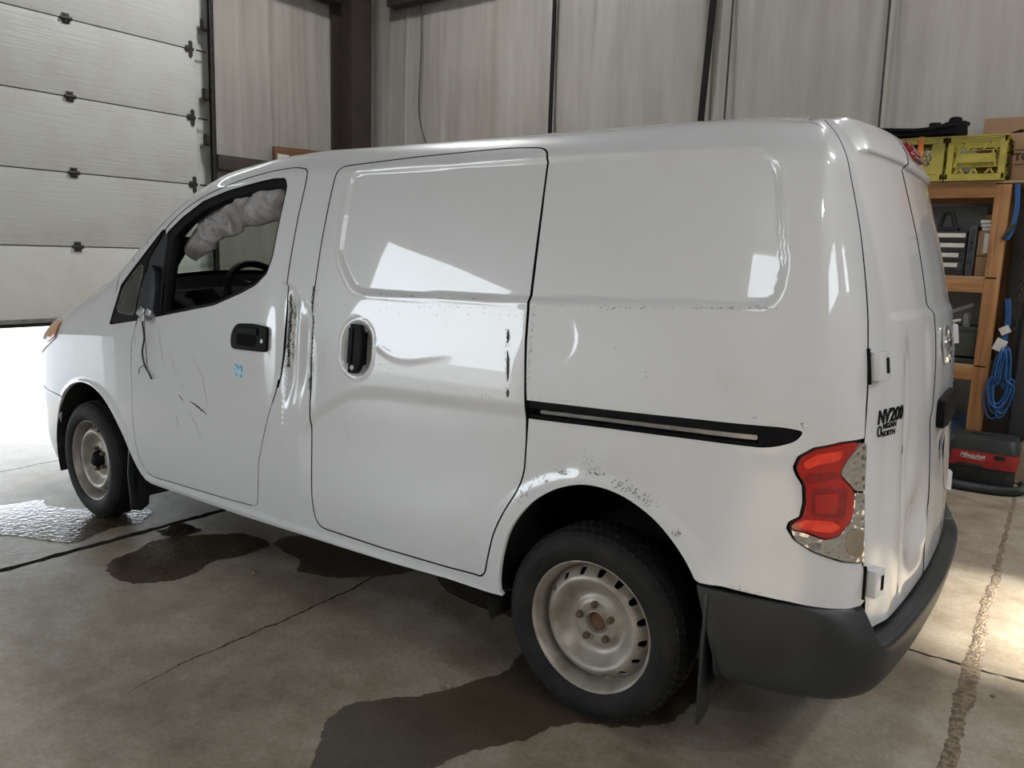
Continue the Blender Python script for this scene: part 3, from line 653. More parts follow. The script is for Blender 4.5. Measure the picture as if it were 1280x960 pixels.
panel('rail_channel', [fillet(sideuv([(.25,.926),(-.03,.934),(-.46,.948),(-.483,.940),(-.322,.935),(-.039,.926),(.25,.914)]), .002)], MT['black'], tr, fn=Poff(-.006), step=.02, lip=.02)

# --- back doors
RL = np.array([(u-.0, w) for u, w in RGAP]+[(u+.008, w) for u, w in RMID])
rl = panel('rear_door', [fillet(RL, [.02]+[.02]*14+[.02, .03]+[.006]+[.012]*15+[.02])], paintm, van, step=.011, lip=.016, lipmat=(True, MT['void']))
rl['label'] = 'wide left rear door, badge and buckled lower skin'
RRp = np.array([(u-.008, w) for u, w in RMID]+[(-u, w) for u, w in RGAP[::1]])
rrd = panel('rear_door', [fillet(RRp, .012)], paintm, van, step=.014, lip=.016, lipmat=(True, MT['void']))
ctr = [(u, w) for u, w in RMID]
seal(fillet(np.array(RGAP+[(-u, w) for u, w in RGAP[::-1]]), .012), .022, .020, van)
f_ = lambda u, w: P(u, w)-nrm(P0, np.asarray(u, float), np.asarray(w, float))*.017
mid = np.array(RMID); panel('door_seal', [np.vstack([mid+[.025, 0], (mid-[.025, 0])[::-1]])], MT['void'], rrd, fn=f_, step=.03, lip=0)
# top of the body behind the roof edge
panel('rear_header', [np.array([(u, 1.899) for u in np.linspace(-.585, .585, 60)]+[(u, wtop(np.array(u))) for u in np.linspace(.585, -.585, 60)])], paintm, van, step=.02, lip=.004)
# hinges
def hinge(u, w, parent, s=1):
    M = frame_at(u, w); h = local_prism('door_hinge', fillet([(-.030*s,-.036),(.022*s,-.036),(.022*s,.036),(-.030*s,.036)], .003), 0, .030, M, paintm, parent, .004)
    local_prism('hinge_slot', [(.000,-.020),(.014*s,-.020),(.014*s,.020),(.000,.020)], .0302, .0312, M, MT['void'], h, 0)
    local_prism('hinge_seal', fillet([(-.036*s,-.046),(-.031*s,-.046),(-.031*s,.046),(-.036*s,.046)], .002), -.004, .006, M, MT['black'], h, .001)
hinge(.662, 1.156, rl); hinge(.640, .585, rl); hinge(-.668, 1.156, rrd, -1); hinge(-.650, .585, rrd, -1)
# emblem: ring with a bar across
Me = frame_at(-.115, 1.158, .004)
ring = MB().tube([Me @ Vector((.056*math.cos(a), .056*math.sin(a), .004)) for a in np.linspace(0, 2*math.pi, 40, endpoint=False)], .0085, 8, closed=True)
em = ring.build('emblem', MT['chrome'], rrd, smooth=True)
local_prism('emblem_bar', fillet([(-.074,-.012),(.074,-.012),(.074,.012),(-.074,.012)], .004), .0, .012, Me, MT['chrome'], em, .003)
def text_on(name, body, size, u0, w0, mat, parent, shear=0, sx=1, bold=0, h=.0012):
    o = text(name, body, size, Matrix(), mat, parent, .0005, shear, 'CENTER', sx, bold); me = o.data
    c = np.array([v.co for v in me.vertices]); base = Poff(.0006)(u0-c[:, 0], w0+c[:, 1]); n = nrm(P0, u0-c[:, 0], w0+c[:, 1]); X = base+n*(c[:, 2:]+.0005)/.001*h
    for v, q in zip(me.vertices, X): v.co = q
    me.update(); return o
# model lettering and dealer plate
text_on('lettering', 'NV200', .050, .572, 1.019, MT['black'], rl, .12, 1.05, .0014, .002)
text_on('lettering', 'NISSAN', .020, .575, .993, MT['black'], rl, 0, 1.15, .0005)
text_on('lettering', 'NORTH', .020, .580, .973, MT['black'], rl, 0, 1.1, .0005)
Ml = frame_at(.634, .984, .0012)
MB().tube([Ml @ Vector((.010*math.cos(a), .013*math.sin(a), 0)) for a in np.linspace(0, 2*math.pi, 24, endpoint=False)], .0022, 6, closed=True).build('dealer_mark', MT['black'], rl, smooth=True)
# grab handle and lamp housing on the narrow door
Mg = frame_at(-.17, .948, .0)
local_prism('handle_housing', fillet([(-.21,-.045),(-.05,-.056),(.105,-.045),(.16,.0),(.165,.045),(.08,.055),(-.20,.05)], [.03,.03,.04,.03,.03,.05,.03]), -.004, .022, Mg, MT['black'], rrd, .012)
local_prism('lock_slot', rrect(.012, .034, .003), .0005, .002, frame_at(-.085, .832), MT['void'], rrd, 0)
local_prism('cleaned_patch', [(.09*math.cos(a), .105*math.sin(a)) for a in np.linspace(0, 6.28, 40, endpoint=False)], .0004, .0009, frame_at(-.32, .735), noise_mat('clean_white_paint', (.80, .80, .80), (.78, .78, .78), 3, .3, coat=1), rrd, 0)
local_prism('paint_chip', [(-.004,-.012),(.004,-.010),(.006,.010),(-.003,.012)], .0006, .0012, frame_at(.476, .912), MT['scuff'], rl, 0)
# high brake light
bl = panel('brake_light', [fillet([(-.005,1.745),(-.005,1.805),(-.09,1.842),(-.20,1.805),(-.20,1.745)], .02)], MT['red_dark'], van, fn=Poff(.012), step=.014, lip=.02)
panel('lens_ring', [fillet([(-.04,1.762),(-.04,1.795),(-.09,1.818),(-.165,1.795),(-.165,1.762)], .014)], MT['red_lens'], bl, fn=Poff(.016), step=.014, lip=.006)

# --- tail lamp
tl = panel('tail_light', [fillet(np.array([(u-.003, w) for u, w in TAIL]), .012)], MT['darkmetal'], van, fn=Poff(-.012), step=.014, lip=.01)
red = fillet([(.735,.966),(.781,.963),(.852,.947),(.884,.924),(.892,.898),(.882,.878),(.866,.855),(.861,.810),(.866,.771),(.890,.752),(.893,.742),(.860,.738),(.811,.722),(.781,.730),(.750,.764),(.742,.790),(.745,.842),(.775,.872),(.790,.885),(.782,.915),(.755,.945)], .008)
def lensfn(off, c=(.80, .81), s=(.10, .16)):
    return lambda u, w: Poff(off)(u, w)
tred = panel('red_lens', [red], MT['red_lens'], tl, fn=Poff(.010), step=.010, lip=.022)
panel('reflector', [fillet([(.846,.838),(.842,.790),(.792,.788),(.790,.842)], .006)], MT['red_lens'], tred, fn=Poff(.0145), step=.012, lip=.006)
panel('lens_step', [fillet([(.854,.850),(.850,.778),(.766,.776),(.764,.852)], .008), fillet([(.846,.838),(.842,.790),(.792,.788),(.790,.842)], .006)], MT['red_dark'], tred, fn=Poff(.0112), step=.010, lip=.003)
panel('lens_band', [fillet([(.878,.915),(.850,.938),(.785,.950),(.792,.925),(.845,.912),(.872,.898)], .006)], MT['red_bright'], tred, fn=Poff(.0125), step=.010, lip=.003)
panel('lens_band', [fillet([(.882,.752),(.862,.770),(.80,.768),(.775,.752),(.80,.738),(.862,.744)], .006)], MT['red_bright'], tred, fn=Poff(.0125), step=.010, lip=.003)
panel('lens_step', [fillet([(.878,.872),(.868,.888),(.79,.896),(.785,.882),(.862,.862)], .006)], MT['red_dark'], tred, fn=Poff(.0112), step=.010, lip=.003)
panel('clear_lens', [fillet([(.750,.945),(.722,.964),(.706,.962),(.704,.838),(.735,.842),(.768,.872),(.784,.888),(.776,.914)], .008)], MT['lens'], tl, fn=Poff(.009), step=.010, lip=.02)
panel('clear_lens', [fillet([(.893,.738),(.879,.712),(.831,.685),(.756,.660),(.688,.646),(.694,.720),(.702,.832),(.737,.836),(.735,.790),(.744,.760),(.778,.724),(.811,.717),(.860,.733)], .006)], MT['lens'], tl, fn=Poff(.008), step=.010, lip=.02)
panel('bulb_bowl', [fillet([(.752,.742),(.700,.74),(.697,.665),(.735,.668),(.760,.70)], .02)], noise_mat('amber_bulb_bowl', (.42, .36, .28), (.30, .24, .18), 8, .2, metal=.6, coat=1), tl, fn=Poff(.0105), step=.012, lip=.003)

# --- roof, windscreen, bonnet: spanned between the two body sides
def span(name, u, mat, n=25, parent=van, dz=0.):
    E = P0(u, wtop(u)); yp = np.interp(u, PU, PY); h = .065*(1-np.clip(1-(yp/.80)**2, 0, 1)); s = np.linspace(-1, 1, n)
    V = np.stack([np.repeat(E[:, :1], n, 1), E[:, 1:2]*s, E[:, 2:]+h[:, None]*(1-s**2)+dz], -1).reshape(-1, 3)
    m = len(u); F = [(i*n+k, i*n+k+1, (i+1)*n+k+1, (i+1)*n+k) for i in range(m-1) for k in range(n-1)]
    return mesh(name, V, F, mat, parent)
uh = 2.03+XO; uc = 2.86+XO
span('roof', np.linspace(.03, uh, 160), paintm)
span('windshield', np.linspace(uh+.004, uc, 50), MT['glass_green'])
span('windshield_edge', np.linspace(uh-.002, uh+.05, 5), MT['black'], dz=-.004)
span('bonnet', np.linspace(uc+.03, UN+.25, 70), paintm)
span('cowl', np.linspace(uc-.03, uc+.04, 5), MT['black'], dz=-.012)
# nose between the wings
for fn, sg in ((P0, 1), (flip(P0), -1)):
    panel('nose_panel', [np.array([(UN+.004,.645)]+[(u, .70) for u in np.linspace(UN+.1, UM-.002, 30)]+[(u, wtop(np.array(u))) for u in np.linspace(UM-.002, UN+.004, 30)])], paintm if sg else paintm, van, fn=fn, step=.03, lip=.004)
    panel('front_bumper', [np.array([(u, .22) for u in np.linspace(4.77, UM-.002, 50)]+[(u, .695) for u in np.linspace(UM-.002, UN+.1, 20)]+[(UN,.632),(4.80,.608),(3.172+XO,.598),(3.225+XO,.525),(3.271+XO,.425),(3.30+XO,.36),(3.318+XO,.28)])], paintm, van, fn=fn, step=.02, lip=.02)
hl = panel('headlight', [fillet(LIGHT, .015)], MT['lens'], van, fn=lambda u, w: P0(u, w)+nrm(P0, u, w)*.006, step=.02, lip=.01)
panel('turn_lens', [fillet([(4.592,1.000),(4.66,.915),(4.76,.87),(4.78,.93),(4.70,1.02)], .012)], MT['amber'], hl, fn=lambda u, w: P0(u, w)+nrm(P0, u, w)*.010, step=.02, lip=.005)

# --- dark backing behind the seams, lined cabin, floor and belly
INN = resample(np.array([(.70,.80),(.40+XO,.80),(.44+XO,.335),(2.36+XO,.335),(2.42+XO,.80),(2.50+XO,1.02),(2.58+XO,1.08)]+top_line(2.45+XO, .80, .17, 60)), .03)
WH = grow(resample(OPIN, .012), .012)
WRr = grow(WR, .02)
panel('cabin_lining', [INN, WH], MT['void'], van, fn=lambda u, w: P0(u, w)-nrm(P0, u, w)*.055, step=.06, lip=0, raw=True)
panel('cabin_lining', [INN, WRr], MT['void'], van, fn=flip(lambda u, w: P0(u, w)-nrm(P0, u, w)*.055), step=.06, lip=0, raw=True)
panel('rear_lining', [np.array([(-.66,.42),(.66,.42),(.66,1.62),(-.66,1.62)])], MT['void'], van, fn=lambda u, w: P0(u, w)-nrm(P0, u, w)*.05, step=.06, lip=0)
MB().box((-.66,-.60,.30), (-.42,.60,.36)).box((.42,-.62,.22), (2.40,.62,.30)).box((-.45,-.52,.24), (3.45,.52,.42)).box((3.38,-.62,.24), (3.62,.62,.40)).build('belly', MT['liner'], van)
MB().prism([(.30,.330),(.55,.326),(.85,.314),(1.67,.295),(2.36,.300),(2.36,.285),(1.67,.280),(.85,.298),(.36,.312)], .60, .830, 'xz').build('sill_underside', MT['liner'], van)
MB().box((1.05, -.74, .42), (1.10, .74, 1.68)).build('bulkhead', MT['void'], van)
# wheel arch liners
for cx, cz, rr in ((-.012,.352,.405), (2.885,.32,.395)):
    for sy in (1, -1):
        v, f, n = [], [], 28
        for k in range(n+1):
            a = -.35+(math.pi+.7)*k/n
            for yy in (.842, .42): v.append((cx+rr*math.cos(a), sy*yy, cz+rr*math.sin(a)))
        f = [(2*k, 2*k+1, 2*k+3, 2*k+2) for k in range(n)]; k0 = len(v)
        v.append((cx, sy*.42, cz)); f += [(2*k+1, 2*k+3, k0) for k in range(n)]
        mesh('arch_liner', v, f, MT['liner'], van)

# --- rear bumper: one moulding from wheel arch to wheel arch
ub = np.r_[np.linspace(1.125, .95, 12), np.linspace(.94, .70, 20), np.linspace(.69, .63, 14), np.linspace(.62, .50, 8), np.linspace(.49, -.49, 40), np.linspace(-.50, -.94, 30), np.linspace(-.95, -1.125, 8)]
side_p = [(-.03,.530),(.001,.537),(.0045,.528),(.006,.46),(.004,.38),(.0,.31),(-.012,.278),(-.05,.262)]
rear_p = [(-.03,.424),(.042,.431),(.058,.424),(.064,.405),(.060,.37),(.044,.30),(.014,.258),(-.05,.245)]
V = []
for u in ub:
    b = float(1-sst(.652, .672, np.array(abs(u)))); b2 = float(1-sst(.62, .86, np.array(abs(u))))
    arch = float(sst(1.06, 1.125, np.array(abs(u))))
    n2 = np.array([np.interp(abs(u), PU, PNX), np.sign(u)*np.interp(abs(u), PU, PNY)]) if u != 0 else np.array([-1., 0])
    for (o1, z1), (o2, z2) in zip(side_p, rear_p):
        k_ = len(V) % 8; bb = b if k_ < 2 else b2; bo = b if k_ < 2 else b2; o, z = o1*(1-bo)+o2*bo, z1*(1-bb)+z2*bb
        p = P0(np.array(float(u)), np.array(.45)); p = p.copy(); p[:2] += n2*o
        p[2] = z; p[0] -= (.54-z)*.32*arch if z < .54 else 0
        V.append(p)
m = len(side_p)
F = [(i*m+k, i*m+k+1, (i+1)*m+k+1, (i+1)*m+k) for i in range(len(ub)-1) for k in range(m-1)]
bmo = mesh('rear_bumper', V, F, MT['bumper'], van)
sub = bmo.modifiers.new('soften', 'SUBSURF'); sub.levels = 1; sub.render_levels = 2
# mud flaps
def flap(pts, y0, y1, name='mud_flap'):
    return MB().prism(pts, y0, y1, 'xz').build(name, MT['bumper'], van, bevel=.004)
MB().prism([(.70,.50),(.862,.52),(.870,.38),(.866,.135),(.80,.15),(.72,.23)], -.372, -.362, 'yz').build('mud_flap', MT['bumper'], van, bevel=.003)
MB().prism([(-.60,.50),(-.862,.52),(-.868,.17),(-.62,.15)], -.372, -.362, 'yz').build('mud_flap', MT['bumper'], van, bevel=.003)
MB().prism([(.73,.42),(.850,.42),(.860,.30),(.850,.12),(.80,.105),(.76,.13)], 2.545, 2.556, 'yz').build('mud_flap', MT['bumper'], van, bevel=.003)
MB().prism([(-.62,.42),(-.850,.42),(-.845,.12),(-.64,.12)], 2.545, 2.556, 'yz').build('mud_flap', MT['bumper'], van, bevel=.003)

# --- wheels (built round the origin, outer face towards +y)
def disc_h(r):
    return np.interp(r, [.028,.034,.066,.072,.085,.100,.118,.132,.142,.150,.160,.172,.182,.190], [-.060,-.048,-.048,-.052,-.060,-.056,-.038,-.022,-.017,-.019,-.028,-.046,-.062,-.066])
DH = smooth_table(np.linspace(.02, .20, 120), disc_h(np.linspace(.02, .20, 120)), .0035, .001)
def make_wheel(cap):
    circ = lambda r, n: np.array([(r*math.cos(2*math.pi*k/n), r*math.sin(2*math.pi*k/n)) for k in range(n)])
    holes = []
    for k in range(16):
        a = 2*math.pi*(k+.5)/16; ca, sa = math.cos(a), math.sin(a)
        hl_ = fillet([(.1555,-.0085),(.1755,-.0125),(.1755,.0125),(.1555,.0085)], .006, 4)
        holes.append(resample(np.array([(p[0]*ca-p[1]*sa, p[0]*sa+p[1]*ca) for p in hl_]), .0035))
    lugs = [circ(.0085, 12)+np.array([.0571*math.cos(R(90+72*k)), .0571*math.sin(R(90+72*k))]) for k in range(5)]
    fn = lambda a, b: np.stack([np.asarray(a), DH(np.hypot(a, b)), np.asarray(b)], -1)
    rim = panel('wheel', [circ(.186, 150), circ(.033, 40)]+holes, MT['steel_wheel'], None, fn=fn, step=.006, lip=.006, raw=True)
    rim_b = MB().lathe([(.184,-.075),(.186,-.045),(.188,-.028),(.1925,-.020),(.1945,-.012),(.199,-.004),(.204,.0),(.2075,-.002),(.2085,-.008),(.206,-.014),(.196,-.022),(.190,-.06),(.188,-.15),(.196,-.165),(.206,-.170)], 96)
    kids = [rim_b.build('rim', MT['steel_wheel'], None, smooth=True)]
    kids.append(MB().lathe([(.0,-.115),(.189,-.115)], 40).build('brake_drum', MT['void'], None))
    kids.append(MB().lathe([(.026,-.10),(.030,-.052),(.0335,-.044),(.036,-.045),(.037,-.050)], 40).build('hub_bore', MT['steel_wheel'] , None, smooth=True))
    if not cap: kids.append(MB().lathe([(.0,-.060),(.024,-.058),(.031,-.066)], 32).build('axle_end', MT['rust'], None, smooth=True))
    else: kids.append(MB().lathe([(.0,-.006),(.020,-.006),(.030,-.012),(.044,-.030),(.047,-.048)], 32).build('center_cap', MT['black'], None, smooth=True))
    for k in range(5):
        a = R(90+72*k); x, z = .0571*math.cos(a), .0571*math.sin(a)
        kids.append(MB().lathe([(.0,-.026),(.0062,-.026),(.0078,-.030),(.0105,-.032),(.0115,-.050)], 6, (x, 0, z)).build('lug_nut', MT['nut'], None))
    # tyre carcass
    prof = [(.1985,-.016),(.204,-.004),(.210,.004),(.222,.0095),(.240,.0125),(.256,.0115),(.270,.007),(.282,-.001),(.2895,-.012),(.2930,-.025),(.2945,-.080),(.2930,-.137),(.2895,-.150),(.282,-.161),(.270,-.169),(.250,-.175),(.225,-.170),(.206,-.160)]
    ty = MB().lathe(prof, 110).build('tyre', MT['rubber'], None, smooth=True); kids.append(ty)
    # directional tread blocks
    V, F = [], []; nb = 66
    rows = [(-.0085,-.036,.74,.0,.285,.2990), (-.040,-.077,.76,.35,.292,.3012), (-.084,-.122,.76,-.35,.292,.3012), (-.126,-.1535,.74,-.0,.285,.2990)]
    for k in range(nb):
        for ri, (y0, y1, fill, sk, ra, rb) in enumerate(rows):
            a0 = 2*math.pi*(k+(.0, .35, .35, .0)[ri])/nb; da = 2*math.pi/nb*fill; base = len(V)
            skew = (.55, .75, -.75, -.55)[ri]*2*math.pi/nb
            for (yy, r1, da_, s) in ((y0, rb if ri not in (0,) else .2925, da, 0), (y1, rb if ri != 3 else .2925, da, skew)):
                for r_ in (.284, r1):
                    for e in (0, 1):
                        a = a0+s+da_*e; V.append((r_*math.cos(a), yy, r_*math.sin(a)))
            F += [tuple(base+i for i in q) for q in ((0,1,3,2),(4,6,7,5),(0,2,6,4),(1,5,7,3),(2,3,7,6),(0,4,5,1))]
    me = MB(); me.v, me.f = V, F
    t = me.build('tread', MT['rubber'], None); t['kind'] = 'stuff'; kids.append(t)
    # raised ring on the sidewall
    kids.append(MB().tube([(.2455*math.cos(a), .0118, .2455*math.sin(a)) for a in np.linspace(0, 2*math.pi, 90, endpoint=False)], .0014, 5, closed=True).build('sidewall_ring', MT['rubber'], None, smooth=True))
    return rim, kids
def place_wheel(rim, kids, loc, rotz, roll, first):
    if not first:
        rim = rim.copy(); COL.objects.link(rim); kids = [k.copy() for k in kids]
        for k in kids: COL.objects.link(k)
    rim.location = loc; rim.rotation_euler = Matrix.Rotation(rotz, 3, 'Z').to_euler() if True else None
    M = Matrix.Rotation(rotz, 4, 'Z') @ Matrix.Rotation(roll, 4, 'Y'); rim.rotation_euler = M.to_euler()
    rim.parent = van; rim.matrix_parent_inverse = WORLD[van.name].inverted()
    for k in kids: k.parent = rim; k.matrix_parent_inverse = Matrix()
w1 = make_wheel(False); place_wheel(*w1, (0, .845, .3015), 0, R(6), True); w1[0]['label'] = 'bare steel rear wheel with rusty hub'
w2 = make_wheel(True); place_wheel(*w2, (2.925, .845, .3015), R(-2.4), R(20), True); w2[0]['label'] = 'steel front wheel with black centre cap'
place_wheel(*w1, (0, -.845, .3015), math.pi, R(40), False); place_wheel(*w2, (2.925, -.845, .3015), math.pi+R(-2.4), R(50), False)

# --- cabin seen through the open window
ds = MB().prism([(2.05,.70),(2.10,1.02),(2.16,1.10),(2.30,1.155),(2.52,1.16),(2.74,1.13),(2.78,.70)], -.77, .74, 'xz').build('dashboard', MT['dash'], van, bevel=.03, seg=3)
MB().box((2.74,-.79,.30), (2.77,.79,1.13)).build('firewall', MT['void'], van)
MB().prism([(2.05,1.06),(2.07,1.16),(2.16,1.215),(2.36,1.19),(2.42,1.13)], .22, .64, 'xz').build('instrument_hood', MT['dash'], ds, bevel=.02)
cw = Vector((2.07, .43, 1.165)); tilt = Matrix.Rotation(R(-62), 3, 'Y')
stw = MB().tube([cw+tilt @ Vector((.178*math.cos(a), .178*math.sin(a), 0)) for a in np.linspace(0, 2*math.pi, 40, endpoint=False)], .0165, 10, closed=True).build('steering_wheel', MT['black'], van, smooth=True)
hubm = MB().lathe([(.0,.02),(.05,.02),(.065,.0),(.05,-.04),(.03,-.16)], 20, axis='z'); hubm.v = [tuple(cw+tilt @ Vector(p)) for p in hubm.v]; hubm.build('steering_hub', MT['dash'], stw, smooth=True)
sp = MB()
for a in (0, 120, 240):
    MB.bar(sp, cw, cw+tilt @ Vector((.172*math.sin(R(a)), .172*math.cos(R(a)), 0)), .03, .014)
sp.build('steering_spokes', MT['dash'], stw, bevel=.004)
for cy in (.60, -.1):
    MB().tube([(2.085, cy+.05*math.cos(a), 1.0+.05*math.sin(a)) for a in np.linspace(0, 2*math.pi, 24, endpoint=False)], .008, 6, closed=True).build('air_vent', MT['black'], ds, smooth=True)
MB().prism([(2.62,1.02),(2.66,1.10),(2.40,1.30),(2.22,1.44),(2.19,1.42),(2.36,1.26),(2.56,1.06)], .70, .755, 'xz').build('pillar_trim', MT['dash'], van, bevel=.01)
# curtain airbag hanging slack from the roof rail
na, nb_ = 150, 30; xs = np.linspace(2.215, 1.455, na); top = np.interp(xs, [1.455,1.56,1.645,1.84,2.0,2.12,2.215], [1.650,1.648,1.640,1.606,1.556,1.490,1.41])
dep = np.interp(xs, [1.455,1.50,1.535,1.56,1.66,1.75,1.9,2.05,2.15,2.215], [.065,.075,.12,.135,.150,.135,.140,.135,.125,.09])
rng = np.random.RandomState(3); V = []
def ridge(c, w, t0, sl): return lambda x, t: np.exp(-((x-c-sl*(t-.5))/w)**2)*np.exp(-((t-t0)/.35)**2)
rd = [(ridge(rng.uniform(1.46, 2.2), rng.uniform(.008, .035), rng.uniform(.2, .9), rng.uniform(-.14, .14)), rng.uniform(-.020, .022)) for _ in range(60)]+[(ridge(rng.uniform(1.46, 2.2), rng.uniform(.004, .009), rng.uniform(.2, .9), rng.uniform(-.2, .2)), rng.uniform(-.010, .011)) for _ in range(50)]
for k in range(nb_):
    t = k/(nb_-1)
    wr = sum(h*f(xs, t) for f, h in rd)
    bul = .045*math.sin(math.pi*min(1, t*.95+.02))**.7
    z = top+.012-dep*t*(1+.05*np.sin(xs*37)*t)
    V += np.c_[xs+.006*np.sin(t*6+xs*30), .700+bul+wr-.03*t, z].tolist()
F = [(k*na+i, k*na+i+1, (k+1)*na+i+1, (k+1)*na+i) for k in range(nb_-1) for i in range(na-1)]
ab = mesh('curtain_airbag', V, F, MT['airbag'], van); sm = ab.modifiers.new('thick', 'SOLIDIFY'); sm.thickness = .004

# --- scuffs, scratches and drawn seam lines
random.seed(11)
def specks(x0, w0, x1, w1, n, sx, sw, size, ang=0.6, slant=1.5):
    out = []
    for k in range(n):
        t = random.random(); x = x0+(x1-x0)*t+random.gauss(0, sx); w = w0+(w1-w0)*t+random.gauss(0, sw)
        l = size*.62*random.uniform(.4, 1.6); a = slant+random.gauss(0, ang)
        out.append(([(x+XO-l/2*math.cos(a), w-l/2*math.sin(a)), (x+XO, w+random.gauss(0, size*.08)), (x+XO+l/2*math.cos(a), w+l/2*math.sin(a))], size*random.uniform(.07, .2)))
    return out
def line(pts, wd, n=12, jit=.0012):
    p = np.array(sideuv(pts)); d = np.r_[0, np.cumsum(np.hypot(*np.diff(p, axis=0).T))]; t = np.linspace(0, d[-1], n)
    return (np.c_[np.interp(t, d, p[:, 0])+np.random.RandomState(len(pts)).randn(n)*jit, np.interp(t, d, p[:, 1])+np.random.RandomState(7).randn(n)*jit], wd)
def marks(groups, mat, parent):
    o = strip_on('scuff_seam_marks', groups, mat, parent); o['kind'] = 'stuff'
marks(specks(1.236,1.265,1.233,.88,190,.0028,.0,.022,.12)+specks(1.240,1.12,1.236,.90,50,.008,.0,.012,.2)+specks(1.378,1.23,1.376,.95,150,.0022,0,.022,.10)+specks(1.362,1.20,1.360,.98,60,.004,0,.016,.12)+specks(1.381,1.25,1.385,.96,40,.003,0,.014), MT['scuff'], van)
marks(specks(1.217,1.27,1.213,.95,50,.006,0,.012), MT['scuff'], sdo)
marks([line([(.332,1.178),(.328,1.136)], .010), line([(.324,1.112),(.318,1.06),(.316,1.02)], .011), line([(.313,.996),(.311,.972)], .010)]+specks(.333,1.18,.312,.97,40,.004,0,.012), MT['scuff'], sdo)
marks(specks(1.03,1.252,.45,1.264,40,.0,.002,.010,.5,.2)+specks(.9,1.235,.30,1.225,60,.05,.022,.010,.5,-.6)+specks(.86,.985,.36,.965,30,.02,.004,.008)+specks(.9,1.02,.8,1.0,6,.02,.01,.01), MT['scuff'], sdo)
marks(specks(.018,1.264,-.49,1.296,40,.0,.002,.012,.4,.1)+specks(.24,1.262,.0,1.266,12,0,.002,.008)+specks(.245,1.26,.238,1.0,60,.003,0,.008)+specks(.24,.982,.05,.988,12,.01,.002,.008), MT['scuff'], van)
marks(specks(.12,.765,.09,.770,16,.006,.004,.014,.5,.2)+specks(.02,.782,-.03,.790,18,.008,.006,.014,.5,.5)+specks(-.074,.772,-.21,.728,46,.010,.008,.015,.5,-.8)+specks(.165,.745,.155,.73,4,.004,.006,.020,.2,-1)
      + specks(.262,.655,.19,.735,28,.006,.008,.013,.5,.9)+specks(-.268,.668,-.276,.664,12,.005,.006,.014)+specks(.0,.80,.03,.83,14,.012,.012,.012,.3,1.2)+specks(-.44,.552,-.50,.552,14,.02,.003,.010,.4,.2), MT['scuff'], van)
marks(specks(-.145,1.086,-.146,1.085,4,.003,.003,.008)+specks(-.142,1.10,-.140,1.10,3,.003,.003,.008)+specks(-.571,1.012,-.57,1.011,3,.003,.003,.012)+specks(-.458,1.015,-.45,1.016,2,.003,.003,.010)
      + specks(-.044,1.153,-.043,1.152,2,.002,.002,.012)+specks(.03,1.06,-.3,1.02,8,.02,.02,.007), MT['scuff'], van)
marks([line([(2.011,.731),(1.95,.712),(1.890,.689)], .009), line([(2.100,.751),(2.059,.724)], .005), line([(1.65,1.27),(1.60,1.262)], .004)]+specks(2.058,.80,2.057,.798,3,.004,.004,.012)+specks(2.156,.873,2.10,.86,5,.02,.01,.008)+specks(2.46,.93,2.46,.86,8,.003,.01,.016,.1), MT['scuff'], door)
marks([line([(1.989,.939),(1.914,.851),(1.883,.720)], .004, 20), line([(2.026,.682),(1.98,.64),(1.928,.573)], .004), line([(2.12,.655),(2.10,.60)], .005), line([(2.24,1.05),(2.22,.93),(2.20,.86)], .003, 16), line([(2.16,.95),(2.10,.82)], .002), line([(1.5,1.02),(1.46,.98)], .003), line([(2.43,1.0),(2.425,.93)], .004)], MT['scratch'], door)

marks([line([(2.06,1.655),(2.20,1.575),(2.34,1.465),(2.46,1.362)], .005, 30, .0002), line([(2.585,1.262),(2.60,1.215),(2.61,1.17)], .006, 8, .0004), line([(2.50,1.345),(2.475,1.318)], .005, 5), line([(2.40,1.42),(2.385,1.40)], .005, 5)], MT['scuff'], van)  # dark lines drawn for the windshield seam and bent pillar trim

# ================================================================== the building
rs = np.random.RandomState(5)
def flat_panel(name, loops, z, mat, parent=None, step=.6, lip=0.03, lipmat=None):
    fn = lambda a, b: np.stack([np.asarray(a, float), np.asarray(b, float), np.full(np.shape(a), z, float)], -1)
    fn.sign = -1
    return panel(name, loops, mat, parent, fn=fn, step=step, lip=lip, raw=True, lipmat=lipmat)
floor = MB().box((-8, -4.2, -.12), (6.1, 9.95, -.07)).build('floor', MT['gap']); tag(floor, kind='structure')
def edge(p, q, jit, n):
    p, q = np.array(p, float), np.array(q, float); t = np.linspace(0, 1, n, endpoint=False)[:, None]; d = q-p; nrm_ = np.array([-d[1], d[0]])/np.linalg.norm(d)
    return p+(q-p)*t+nrm_*(rs.randn(n, 1)*jit)
def sliver(path, wd, seed):
    r = np.random.RandomState(seed); p = np.array(path, float); d = np.r_[0, np.cumsum(np.hypot(*np.diff(p, axis=0).T))]; t = np.linspace(0, d[-1], int(d[-1]/.012)+2)
    q = np.c_[np.interp(t, d, p[:, 0]), np.interp(t, d, p[:, 1])]; q[:, 0] += np.convolve(r.randn(len(t)+6), np.ones(7)/7, 'valid')*.010
    w = wd*(.35+.65*r.rand(len(t)))*np.clip(np.minimum(t/.5, (d[-1]-t)/.25), .08, 1)
    tn = np.gradient(q, axis=0); tn /= np.linalg.norm(tn, axis=1, keepdims=True); n_ = np.c_[-tn[:, 1], tn[:, 0]]
    return np.vstack([q+n_*w[:, None]/2, (q-n_*w[:, None]/2)[::-1]])
_jy = [-4.2,-2.96,-1.735,-1.28,-.89,-.42,-.06,.23,.41,2.2,9.9]
JL = lambda y: np.interp(y, _jy, [-.885,-.880,-.892,-.900,-.897,-.897,-.908,-.922,-.922,-.925,-.925])
JR = lambda y: np.interp(y, _jy, [-.893,-.889,-.909,-.930,-.931,-.949,-.957,-.953,-.955,-.955,-.955])
